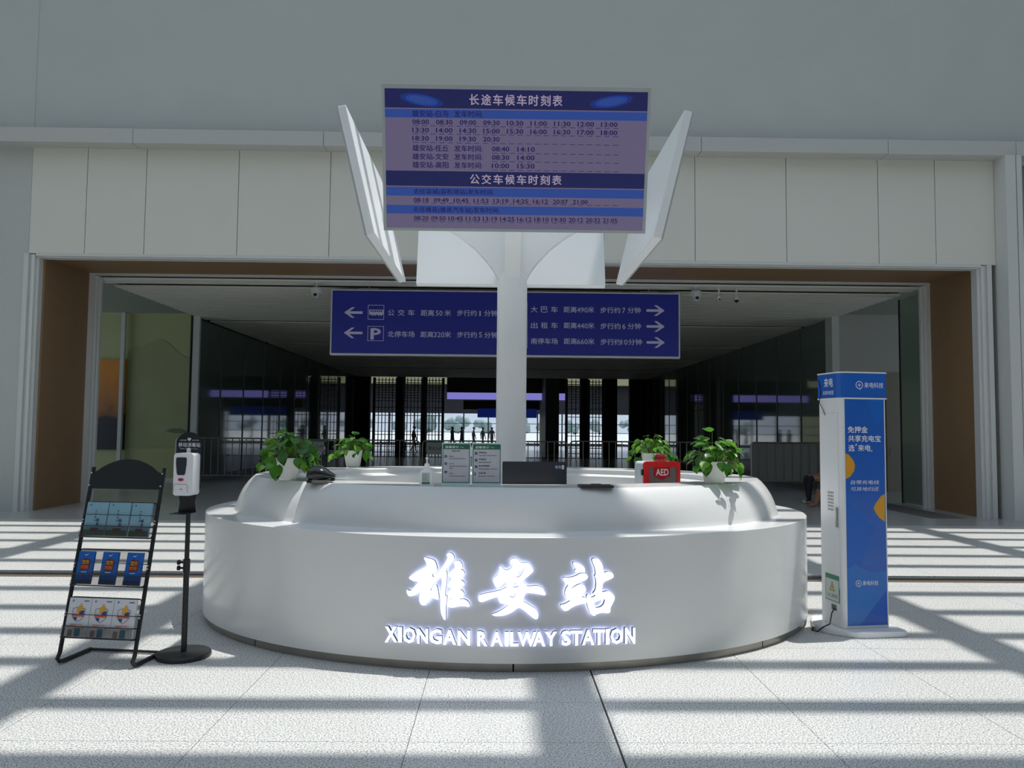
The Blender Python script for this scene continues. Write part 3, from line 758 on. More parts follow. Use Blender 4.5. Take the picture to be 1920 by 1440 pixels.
def spanel(k):
    # local: x across, y outward normal is -y, z up the leaning face
    M = Matrix.Rotation(k * PI / 2, 4, 'Z') @ Matrix.Translation((0, -1.25, 3.25)) @ Matrix.Rotation(LEAN, 4, 'X')
    w = PW / 2
    mb = MB(); mb.box(-w, w, 0.012, 0.085, 0, PH, M=M)
    fr = mb.build('panel_frame', M_RIG, rig, bevel=0.004, segs=1)
    mb = MB()
    for q in ((-w, w, 0, 0.022), (-w, w, PH - 0.03, PH), (-w, -w + 0.024, 0.022, PH - 0.03), (w - 0.024, w, 0.022, PH - 0.03)): mb.box(q[0], q[1], 0.0, 0.012, q[2], q[3], M=M)
    mb.build('bezel', mat('aluminium_bezel', (178, 184, 184), 0.4, metal=0.2), fr)
    return M, fr
panels = []
for k in range(4):
    Mp, fr = spanel(k); panels.append((Mp, fr))
# screens
W_, H_ = PW - 0.048, PH - 0.052
EM = 0.62
def se(name, rgb): return mat(name, rgb, 0.25, var=0, emit=EM, spec=0.3)
S_BG = [lin((104, 92, 138))]
m_bg = mat('screen_lilac', (16, 15, 20), 0.3, var=0, emit=0.85, ecol=(102, 94, 124)); m_bl = mat('screen_blue', (10, 14, 24), 0.3, var=0, emit=0.85, ecol=(44, 72, 146))
m_nv = mat('screen_navy', (8, 9, 16), 0.3, var=0, emit=1.0, ecol=(26, 30, 76)); m_tx = mat('screen_text_navy', (8, 9, 16), 0.3, var=0, emit=1.0, ecol=(26, 22, 76))
m_tt = mat('screen_text_pale', (30, 28, 32), 0.3, var=0, emit=1.0, ecol=(150, 138, 160)); m_gl = mat('screen_glow_blue', (8, 14, 30), 0.3, var=0, emit=1.0, ecol=(30, 66, 156))
m_off = mat('screen_off', (30, 32, 44), 0.2, var=0.05)
for k in (1, 2, 3):
    Mp, fr = panels[k]; mb = MB(); mb.box(-W_ / 2, W_ / 2, 0.008, 0.012, 0.022, PH - 0.03, M=Mp); mb.build('screen', m_bg, fr)
Mp, fr = panels[0]
hs = homog([(323, 95), (1621, 103), (1608, 768), (331, 760)], W_, H_)
def ss(x, y): u, v = hs(x, y); return u - W_ / 2, v + 0.022
scr = MB(); scr.box(-W_ / 2, W_ / 2, 0.008, 0.012, 0.022, PH - 0.03, M=Mp)
scr.build('screen', m_bg, fr)
mb = MB()
def band(y0, y1, m, d=0.006):
    a = ss(500, y1)[1]; b = ss(500, y0)[1]; mb.box(-W_ / 2, W_ / 2, d, 0.0085, a, b, M=Mp, m=m)
band(97, 187, 0); band(193, 233, 1); band(486, 558, 0); band(564, 606, 1); band(651, 692, 1)
def ellipse(cx, cy, rx, rz, w_, m, d):
    c = ss(cx, cy); n = 28; vs = []
    for i in range(n):
        a = 2 * PI * i / n
        for rr in (1, w_): vs.append(Mp @ Vector((c[0] + rx * rr * math.cos(a), d, c[1] + rz * rr * math.sin(a) + 0.15 * rr * rx * math.cos(a) * (1 if cx < 900 else -1) * -1)))
    mb.add(vs, [(2 * i, 2 * i + 1, (2 * i + 3) % (2 * n), (2 * i + 2) % (2 * n)) for i in range(n)], m)
for cx in (505, 1440):
    ellipse(cx, 150, 0.17, 0.045, 0.0, 3, 0.0055)
    ellipse(cx, 150, 0.125, 0.036, 0.88, 2, 0.005); ellipse(cx, 150, 0.105, 0.028, 0.0, 1, 0.0045)
mb.build('screen_bands', [m_nv, m_bl, m_gl, mat('screen_glow_dark', (8, 12, 24), 0.3, var=0, emit=1.0, ecol=(26, 44, 110))], fr)
mb = MB()
def stx(s, x0, x1, y, h, off=0.0, m=0, yl=None):
    a = ss(x0, y); b = ss(x1, y); v = ss(500, y)[1]
    text(mb, s, a[0], b[0], v, h / 665 * H_, 0.004, off, m=m, M=Mp)
y_ = 148
for i, ch in enumerate('长途车候车时刻表'): stx(ch, 740 + i * 58.6, 740 + i * 58.6 + 47, 144, 50, 0.02, 1)
for i, ch in enumerate('公交车候车时刻表'): stx(ch, 745 + i * 58.2, 745 + i * 58.2 + 46, 522, 46, 0.02, 1)
stx('雄安站-白沟', 458, 636, 213, 31, 0.018); stx('发车时间:', 665, 805, 213, 31, 0.018)
rows = [(253, ['08:00', '08:30', '09:00', '09:30', '10:30', '11:00', '11:30', '12:00', '13:00']),
        (292, ['13:30', '14:00', '14:30', '15:00', '15:30', '16:00', '16:30', '17:00', '18:00']),
        (331, ['18:30', '19:00', '19:30', '20:30'])]
for y, r_ in rows:
    for i, s in enumerate(r_): stx(s, 460 + i * 116.5, 540 + i * 116.5, y, 22, 0.022)
for y, nm, t1, t2 in ((377, '任丘', '08:40', '14:10'), (417, '文安', '08:30', '14:00'), (457, '高阳', '10:00', '15:30')):
    stx('雄安站-' + nm, 460, 637, y, 30, 0.018); stx('发车时间:', 666, 805, y, 30, 0.018)
    stx(t1, 853, 938, y, 22, 0.022); stx(t2, 979, 1064, y, 22, 0.022)
stx('去往容城(容和塔站)发车时间:', 465, 862, 586, 30, 0.018)
for i, s in enumerate('08:18 09:49 10:45 11:53 13:19 14:25 16:12 20:07 21:00'.split()): stx(s, 466 + i * 99, 539 + i * 99, 626, 21, 0.022)
stx('去往雄县(雄县汽车站)发车时间:', 463, 890, 673, 30, 0.018)
for i, s in enumerate('08:20 09:50 10:45 11:53 13:19 14:25 16:12 18:10 19:30 20:12 20:32 21:05'.split()): stx(s, 467 + i * 85.7, 538 + i * 85.7, 713, 21, 0.022)
for y, x0 in ((272, 462), (311, 462), (352, 462), (398, 853), (438, 853), (479, 853), (642, 466), (730, 466)):
    x = x0
    while x < 1480:
        a = ss(x, y); b = ss(x + 27, y); v = ss(500, y)[1]; mb.box(a[0], b[0], 0.004, 0.0065, v, v + 0.0035, M=Mp, m=0); x += 43
stuff(mb.build('screen_text', [m_tx, m_tt], fr))

# ------------------------------------------------------------------ potted plants
def leaf_mesh():
    pr = [(0.0, 0.0), (0.25, -0.05), (0.42, 0.12), (0.46, 0.32), (0.38, 0.58), (0.2, 0.82), (0.0, 1.02)]
    mid = [(0, 0.0), (0, 0.12), (0, 0.32), (0, 0.58), (0, 0.82)]
    vs = []; fs = []
    def h(x, y): return -0.28 * y * y + 0.22 * abs(x)
    cen = [0.0, 0.12, 0.32, 0.58, 0.82, 1.02]
    ci = [];
    for y in cen: ci.append(len(vs)); vs.append((0, y, h(0, y)))
    for s in (-1, 1):
        e = []
        for x, y in pr[1:-1]: e.append(len(vs)); vs.append((s * x, y, h(x, y) - 0.05 * (x > 0.4)))
        for i in range(4):
            q = (ci[i], e[i], e[i + 1], ci[i + 1]) if s > 0 else (ci[i + 1], e[i + 1], e[i], ci[i])
            fs.append(q)
        fs.append((ci[4], e[4], ci[5]) if s > 0 else (ci[5], e[4], ci[4])); fs.append((ci[3 + 0], e[3], e[4], ci[4]) if False else (ci[4], e[3], e[4]))
    return vs, fs
M_LEAFS = []
for nm, c in (('leaf_green', (72, 128, 36)), ('leaf_dark', (46, 98, 30)), ('leaf_light', (112, 158, 50))):
    m = mat(nm, c, 0.32, var=0.25, scale=14)
    bb = m.node_tree.nodes['Principled BSDF']; bb.inputs['Subsurface Weight'].default_value = 0.0; bb.inputs['Transmission Weight'].default_value = 0.0
    # thin leaf: part of the light passes through
    nt = m.node_tree; out = [n for n in nt.nodes if n.type == 'OUTPUT_MATERIAL'][0]
    tl = nt.nodes.new('ShaderNodeBsdfTranslucent'); tl.inputs[0].default_value = (*[x * 1.5 for x in lin(c)], 1); mx = nt.nodes.new('ShaderNodeMixShader'); mx.inputs[0].default_value = 0.35
    nt.links.new(bb.outputs[0], mx.inputs[1]); nt.links.new(tl.outputs[0], mx.inputs[2]); nt.links.new(mx.outputs[0], out.inputs[0])
    M_LEAFS.append(m)
LV, LF = leaf_mesh(); LM = []
for m in M_LEAFS:
    me = bpy.data.meshes.new('leaf'); me.from_pydata(LV, [], LF); me.materials.append(m); me.polygons.foreach_set('use_smooth', [True] * len(me.polygons)); LM.append(me)
M_POT = mat('white_pot', (235, 235, 232), 0.35, var=0.01)
def plant(loc, label, seed, spread=0.20, n=56, lift=0.17, drop=None, rz=0.0):
    rnd = random.Random(seed)
    t = thing('potted_pothos', label, 'plant', loc, rz, 'pothos in white square pots on the desk')
    mb = MB(); prof = [(0.066, 0), (0.068, 0.012), (0.072, 0.014), (0.094, 0.175), (0.096, 0.18), (0.088, 0.18), (0.084, 0.16)]
    vs = []; N = 24
    for r, z in prof:
        for k in range(N):
            a = 2 * PI * k / N; c, s = math.cos(a), math.sin(a); q = (abs(c) ** 5 + abs(s) ** 5) ** (-1 / 5)
            vs.append((r * q * c, r * q * s, z))
    fs = [(i * N + k, i * N + (k + 1) % N, (i + 1) * N + (k + 1) % N, (i + 1) * N + k) for i in range(len(prof) - 1) for k in range(N)] + [tuple(range(N - 1, -1, -1))]
    mb.add(vs, fs); mb.build('pot', M_POT, t, smooth=True)
    mb = MB(); mb.box(-0.078, 0.078, -0.078, 0.078, 0.14, 0.158); mb.build('soil', mat('soil', (50, 38, 28), 0.9, bump=0.5, scale=60), t)
    st = MB()
    for i in range(n):
        az = rnd.uniform(0, 2 * PI); u = rnd.random() ** 0.6
        rad = 0.02 + u * spread * rnd.uniform(0.8, 1.15); hh = 0.17 + lift * (1 - u ** 1.8) * rnd.uniform(0.5, 1.15) + 0.01
        if u > 0.8: hh -= rnd.uniform(0.0, 0.07)
        b = Vector((0.03 * math.cos(az), 0.03 * math.sin(az), 0.15)); e = Vector((rad * math.cos(az), rad * math.sin(az), hh))
        mid_ = (b + e) / 2 + Vector((0, 0, 0.05))
        st.tube([b, mid_, e], 0.0022, 4, cap=False)
        o = link('leaf', LM[rnd.choice([0, 0, 1, 2])], t)
        s_ = rnd.uniform(0.062, 0.105); yaw = az - PI / 2 + rnd.uniform(-0.7, 0.7); pit = 0.25 - 1.0 * u + rnd.uniform(-0.45, 0.35); rol = rnd.uniform(-0.5, 0.5)
        o.matrix_local = Matrix.Translation(e) @ Matrix.Rotation(yaw, 4, 'Z') @ Matrix.Rotation(pit, 4, 'X') @ Matrix.Rotation(rol, 4, 'Y') @ Matrix.Diagonal((s_, s_, s_, 1))
    for (dx, dz, s_) in (drop or []):
        e = Vector((dx, -0.08, dz)); st.tube([(dx * 0.5, -0.05, 0.17), (dx * 0.8, -0.10, 0.2), e], 0.0022, 4, cap=False)
        o = link('leaf', LM[0], t); o.matrix_local = Matrix.Translation(e) @ Matrix.Rotation(PI + rnd.uniform(-.3, .3), 4, 'Z') @ Matrix.Rotation(-1.25, 4, 'X') @ Matrix.Diagonal((s_, s_, s_, 1))
    stuff(st.build('stems', mat('stem_green', (104, 140, 60), 0.5), t))
ZT = 1.216
plant((-1.735, 6.42, ZT), 'largest pothos in a white pot, left front of the desk beside black device', 3, 0.23, 86, 0.19, [(-0.09, 0.12, 0.12)], 0.2)
plant((-1.62, 8.62, ZT), 'small pothos in a white pot on the left back rim of the desk', 8, 0.18, 62, 0.16, [(0.16, 0.16, 0.1)])
plant((1.66, 8.60, ZT), 'pothos in a white pot behind the red cabinet', 12, 0.20, 74, 0.20)
plant((1.765, 6.42, ZT), 'pothos in a white pot at the right front of the desk', 21, 0.21, 82, 0.22, [(-0.1, 0.17, 0.11)], 0.1)

# ------------------------------------------------------------------ things on the desk
# black pointed device
t = thing('desktop_device', 'glossy black rounded desktop device with a pointed nose and steel base', 'device', (-1.40, 6.17, ZT), 0.0)
cs = [(-0.105, 0.018, 0.10, 0.075), (-0.09, 0.012, 0.112, 0.085), (-0.05, 0.012, 0.13, 0.09), (0.0, 0.018, 0.118, 0.088), (0.03, 0.024, 0.108, 0.08), (0.06, 0.03, 0.085, 0.065), (0.09, 0.034, 0.068, 0.045), (0.105, 0.038, 0.058, 0.03)]
mb = MB(); N = 16; vs = []
for x, z0, z1, hy in cs:
    for k in range(N):
        a = 2 * PI * k / N; c, s = math.cos(a), math.sin(a); q = (abs(c) ** 3 + abs(s) ** 3) ** (-1 / 3)
        vs.append((x, hy * q * c, (z0 + z1) / 2 + (z1 - z0) / 2 * q * s))
mb.add(vs, [(i * N + k, i * N + (k + 1) % N, (i + 1) * N + (k + 1) % N, (i + 1) * N + k) for i in range(len(cs) - 1) for k in range(N)] + [tuple(range(N - 1, -1, -1)), tuple((len(cs) - 1) * N + k for k in range(N))])
mb.build('shell', mat('gloss_black', (16, 20, 24), 0.18, var=0.05, coat=0.5), t, smooth=True)
mb = MB(); mb.box(-0.085, 0.07, -0.07, 0.07, 0.0, 0.022); mb.build('base', M_CHROME, t, bevel=0.003)
mb = MB(); mb.box(-0.10, -0.065, -0.09, 0.09, 0.0, 0.02); mb.box(0.07, 0.10, -0.02, 0.02, 0.012, 0.036); mb.build('foot', M_BLACK, t, bevel=0.003)
mb = MB(); mb.tube([(-0.085, -0.03, 0.115), (-0.05, -0.03, 0.136), (0.0, -0.03, 0.13), (0.03, -0.03, 0.113)], 0.004, 6); mb.build('handle', mat('grey_green_plastic', (84, 96, 90), 0.4), t)
# pump bottle
t = thing('pump_bottle', 'white hand sanitiser pump bottle with green banded label', 'bottle', (-0.555, 5.93, ZT))
mb = MB(); mb.slab(rrect(-0.052, 0.052, -0.03, 0.03, 0.02, 4), 0, 0.105); mb.lathe([(0.045, 0.105), (0.03, 0.125), (0.017, 0.135), (0.017, 0.142)], 20, sx=1.1, sy=0.62)
mb.build('body', mat('bottle_white', (240, 240, 238), 0.3, var=0.01), t, smooth=True, bevel=0)
mb = MB(); mb.lathe([(0.019, 0.138), (0.02, 0.142), (0.02, 0.160), (0.012, 0.166), (0.006, 0.17), (0.005, 0.196), (0.010, 0.197), (0.011, 0.21), (0.006, 0.214)], 16); mb.tube([(0, 0, 0.205), (0.0, -0.03, 0.204), (0, -0.036, 0.197)], 0.004, 6); mb.build('pump', mat('bottle_white', (240, 240, 238)), t, smooth=True)
mb = MB(); mb.box(-0.034, 0.026, -0.0315, -0.030, 0.012, 0.098, m=0); mb.box(-0.034, 0.026, -0.0325, -0.0315, 0.012, 0.026, m=1)
for i in range(7): mb.box(-0.030, 0.018 - (i % 3) * 0.006, -0.0325, -0.0315, 0.036 + i * 0.008, 0.0385 + i * 0.008, m=2)
mb.build('bottle_label', [mat('label_grey', (196, 204, 200), 0.5), mat('label_green', (24, 120, 90), 0.5), mat('label_ink', (110, 125, 120), 0.5)], t)
# two counter signs
M_ACR = mat('acrylic_edge', (205, 222, 220), 0.15, var=0.01)
def csign(px0, px1, label, lines, rz):
    a = at(px0, 870, 5.93).x; b = at(px1, 870, 5.93).x; w = (b - a) / 2
    t = thing('counter_sign', label, 'sign', ((a + b) / 2, 5.93, ZT), rz, 'information signs on the desk')
    L = math.radians(-6); M = Matrix.Rotation(L, 4, 'X'); H = 0.325
    mb = MB(); mb.box(-w, w, -0.006, 0.006, 0, H, M=M); mb.box(-w, w, -0.03, 0.06, 0, 0.005); mb.build('holder', M_ACR, t, bevel=0.001, segs=1)
    mb = MB(); mb.box(-w + 0.006, w - 0.006, -0.008, -0.006, 0.022, H - 0.010, M=M, m=0)
    mb.box(-w + 0.011, w - 0.011, -0.0088, -0.008, 0.027, H - 0.05, M=M, m=1)
    mb.build('printed_sheet', [mat('sheet_green', (40, 100, 78), 0.4, var=0.02), mat('sheet_grey', (188, 188, 196), 0.4, var=0.03)], t)
    hq2 = homog([(232, 145), (978, 155), (950, 1275), (215, 1262)], 2 * w - 0.012, H - 0.032)
    mb = MB()
    def q(s, x0, x1, y, h, m, off=0.0):
        A = hq2(x0, y); B = hq2(x1, y); text(mb, s, A[0] - w + 0.006, B[0] - w + 0.006, hq2(x0, y)[1] + 0.022, h / 1120 * H, -0.0096, off, m=m, M=M)
    q('温馨提示', 290, 670, 236, 64, 0, 0.01); q('Tips', 705, 805, 248, 42, 0)
    for s, x0, x1, y, h in lines: q(s, x0, x1, y, h, 1, 0.012 if h > 30 else 0.0)
    for y in (515, 722, 965) if len(lines) < 9 or lines[0][0] != '旅客咨询' else (418, 620, 805):
        c = hq2(312, y); cx, cz = c[0] - w + 0.006, c[1] + 0.022
        mb.prism([(cx + 0.0105 * math.cos(a_), cz + 0.0105 * math.sin(a_)) for a_ in np.arange(0, 2 * PI, PI / 8)], -0.0096, -0.0088, M=M, m=1)
        mb.prism([(cx - 0.005, cz - 0.004), (cx + 0.005, cz - 0.004), (cx + 0.001, cz + 0.005)], -0.0102, -0.0096, M=M, m=2)
    mb.build('print', [mat('print_white', (215, 230, 222), 0.5, var=0), mat('print_black', (34, 34, 42), 0.5, var=0), mat('sheet_grey', (188, 188, 196))], t)
csign(828, 882, 'left counter sign with green header and small Chinese text lines',
      [('旅客须知', 478, 710, 355, 42), ('温馨提示', 405, 545, 513, 30), ('旅客请注意安全出行', 405, 865, 578, 30), ('服务项目', 405, 540, 728, 30), ('请保管好随身携带物品', 405, 880, 797, 30), ('谢谢', 405, 500, 856, 30), ('服务时间', 402, 530, 1010, 30), ('欢迎您前来咨询', 405, 845, 1080, 30)], 0.0)
csign(885, 940, 'right counter sign with green header and bilingual service list beside the column',
      [('旅客咨询', 395, 590, 395, 44), ('Passenger consultation', 385, 860, 480, 34), ('失物招领', 390, 580, 590, 44), ('Lost and Found', 380, 700, 675, 34), ('重点旅客服务', 385, 670, 780, 44), ('Key passenger reception', 380, 885, 868, 34), ('应急处置', 378, 565, 985, 44), ('Emergency response', 375, 800, 1075, 34), ('3', 250, 300, 1010, 80)], 0.03)
# monitor seen from behind
t = thing('monitor', 'flat black monitor seen from behind standing beside the column', 'monitor', (0.28, 6.35, 0.991))
mb = MB(); mb.box(-0.262, 0.262, 0, 0.022, 0.120, 0.393); mb.build('panel', mat('monitor_black', (44, 46, 54), 0.4, var=0.03), t, bevel=0.005)
mb = MB(); mb.box(-0.262, 0.18, -0.008, 0.0, 0.213, 0.221); mb.box(-0.262, 0.262, -0.012, 0, 0.120, 0.211); mb.build('lower_ridge', mat('monitor_black2', (32, 34, 42), 0.3), t, bevel=0.002, segs=1)
mb = MB(); mb.tube([(0, 0.01, 0.16), (0, 0.01, 0.0)], 0.02, 8); mb.box(-0.11, 0.11, -0.06, 0.09, 0, 0.008); mb.build('stand', M_BLACK, t)
for i, (c, wd) in enumerate((((150, 160, 178), 0.02), ((120, 150, 190), 0.02), ((215, 215, 212), 0.02))):
    mb = MB(); x0 = 0.168 + i * 0.026; mb.box(x0, x0 + wd, -0.001, 0.0, 0.340 - (0.006 if i == 2 else 0), 0.363 + (0.004 if i == 2 else 0)); mb.build('sticker', mat('sticker_%d' % i, c, 0.5), t)
# dark flat pad on the rim
t = thing('flat_pad', 'dark flat pad lying over the front edge of the desk rim', 'pad', (0.72, 5.88, ZT + 0.001), 0.06)
mb = MB(); mb.slab(rrect(-0.125, 0.125, -0.09, 0.10, 0.015, 3), 0.0, 0.016); mb.build('pad', mat('pad_black', (40, 42, 46), 0.35), t, bevel=0.002)
mb = MB(); mb.box(-0.03, 0.045, 0.0, 0.05, 0.016, 0.024); mb.build('connector', mat('pad_grey', (120, 118, 112), 0.4), t, bevel=0.002)
# AED cabinet
t = thing('defibrillator_cabinet', 'white cabinet with red framed door marked AED and red siren', 'cabinet', (1.395, 6.73, 0.991), 0.2)
hw = 0.168
mb = MB(); mb.prism(rrect(-hw, hw, 0, 0.385, 0.03, 4), 0.012, 0.20); mb.build('body', mat('cabinet_white', (215, 220, 224), 0.35), t, smooth=True)
mb = MB()
O = rrect(-hw, hw, 0, 0.39, 0.03, 4); I = rrect(-hw + 0.048, hw - 0.03, 0.05, 0.39 - 0.05, 0.003, 4); n = len(O)
vs = [(x, -0.012, z) for x, z in O] + [(x, -0.012, z) for x, z in I] + [(x, 0.012, z) for x, z in O] + [(x, 0.012, z) for x, z in I]
fs = []
for i in range(n):
    j = (i + 1) % n
    fs += [(i, j, n + j, n + i), (2 * n + i, 3 * n + i, 3 * n + j, 2 * n + j), (i, 2 * n + i, 2 * n + j, j), (n + i, n + j, 3 * n + j, 3 * n + i)]
mb.add(vs, fs); dr = mb.build('door', mat('red_plastic', (225, 28, 30), 0.35, var=0.03), t, smooth=True)
mb = MB(); mb.box(-hw + 0.045, hw - 0.028, -0.002, 0.002, 0.045, 0.345); mb.build('door_window', mat('smoked_window', (124, 112, 110), 0.2), dr)
mb = MB(); mb.prism([(-0.075, 0.345), (0.075, 0.345), (0.075, 0.262), (0.0, 0.232), (-0.075, 0.262)], -0.006, -0.002); bd = mb.build('badge', mat('badge_red', (190, 12, 20), 0.4), dr)
mb = MB(); text(mb, 'AED', -0.055, 0.06, 0.297, 0.055, -0.0075, 0.02); stuff(mb.build('lettering', mat('badge_white', (250, 240, 242), 0.5, var=0), dr))
mb = MB(); mb.box(-hw - 0.012, -hw + 0.004, -0.006, 0.03, 0.27, 0.32); mb.build('latch', M_BLACK, t, bevel=0.002)
mb = MB(); mb.lathe([(0.06, 0.385), (0.062, 0.40), (0.05, 0.405), (0.045, 0.435), (0.035, 0.448)], 20, M=Matrix.Translation((0.03, 0.10, 0))); mb.build('siren', mat('siren_red', (130, 8, 14), 0.25), t, smooth=True)

# ------------------------------------------------------------------ brochure rack
rack = thing('brochure_rack', 'black wire floor rack with arched header and three brochure shelves', 'rack', (-2.752, 5.45, 0), math.atan2(-0.076, 0.557))
HW = 0.276
def rv(z): return 0.0 + 0.30 * z / 1.33
for s in (-1, 1):
    mb = MB(); mb.tube([(s * HW, 0.345, 0.016), (s * HW, 0.06, 0.016), (s * HW, 0.015, 0.022), (s * HW, -0.005, 0.045), (s * HW, rv(0.08), 0.08), (s * HW, rv(1.34), 1.34)], 0.014, 10); mb.build('side_rail', M_BLACK, rack, smooth=True)
mb = MB(); mb.tube([(-HW, 0.34, 0.016), (HW, 0.34, 0.016)], 0.011, 8); mb.build('floor_bar', M_BLACK, rack, smooth=True)
La = math.atan2(0.30, 1.33)
ML = Matrix.Rotation(-La, 4, 'X')
arc = [(-HW, 1.215), (HW, 1.215), (HW, 1.33)] + [(HW - 0.04 - (2 * HW - 0.08) * k / 12, 1.345 + 0.09 * math.sin(PI * k / 12) ** 0.8) for k in range(13)] + [(-HW, 1.33)]
mb = MB(); mb.prism(arc, -0.014, -0.008, M=ML); mb.build('header_plate', mat('header_black', (12, 18, 24), 0.5), rack)
for s in (-1, 1):
    for z in (1.24, 1.33, 0.97, 0.99, 0.66, 0.68, 0.33, 0.35):
        mb = MB(); mb.lathe([(0.006, -0.003), (0.006, 0.003)], 8, M=ML @ Matrix.Translation((s * HW, -0.017, z)) @ Matrix.Rotation(PI / 2, 4, 'X')); mb.build('screw', mat('screw_steel', (220, 220, 215), 0.3, metal=0.6), rack)
shelf_z = [(0.87, 1.12), (0.535, 0.785), (0.185, 0.455)]
for z0, z1 in shelf_z:
    mb = MB(); w = HW - 0.012; r = 0.0022
    mb.tube([(x, -0.0 , z) for x, z in rrect(-w, w, z0, z1, 0.02, 3)], 0.0045, 6, M=ML, closed=True)
    mb.tube([(-w, 0, z0 + 0.075), (-w + 0.005, -0.05, z0 + 0.075), (w - 0.005, -0.05, z0 + 0.075), (w, 0, z0 + 0.075)], 0.004, 6, M=ML)
    mb.tube([(-w, 0, z0), (-w + 0.005, -0.05, z0), (w - 0.005, -0.05, z0), (w, 0, z0)], 0.004, 6, M=ML)
    mb.tube([(-w, 0, z0 + 0.155), (-w + 0.005, -0.05, z0 + 0.155), (w - 0.005, -0.05, z0 + 0.155), (w, 0, z0 + 0.155)], 0.003, 6, M=ML)
    sh = mb.build('basket_rim', M_BLACK, rack, smooth=True)
    g = MB(); st_ = 0.0115; n = int((2 * w + (z1 - z0)) / st_)
    def dline(c, sgn, yy, za, zb):
        # diagonal wire clipped to the rectangle
        p = []
        for zz in (za, zb):
            x = c + sgn * (zz - za); p.append((x, zz))
        (x0, a), (x1, b) = p
        pts = []
        for x_, z_ in p:
            if x_ < -w: z_ = za + (-w - c) / sgn; x_ = -w
            if x_ > w: z_ = za + (w - c) / sgn; x_ = w
            pts.append((x_, z_))
        if pts[0] == pts[1] or min(pts[0][1], pts[1][1]) < za - 1e-6 or max(pts[0][1], pts[1][1]) > zb + 1e-6: return
        g.tube([(pts[0][0], yy, pts[0][1]), (pts[1][0], yy, pts[1][1])], 0.0011, 3, M=ML, cap=False)
    for i in range(-2, n + 2):
        c = -w + i * st_
        if c < w: dline(c, 1.0, -0.001, z0, z1); dline(c, 1.0, -0.052, z0, z0 + 0.075)
        dline(c - (0 if c < w + 0 else 0), -1.0, -0.001, z0, z1)
        if c < w + 0.075: dline(c, -1.0, -0.052, z0, z0 + 0.075)
    for i in range(1, n + 1):
        if -w - i * st_ > -w - (z1 - z0): dline(-w - i * st_, 1.0, -0.001, z0, z1)
    stuff(g.build('wire_mesh', M_BLACK, sh))
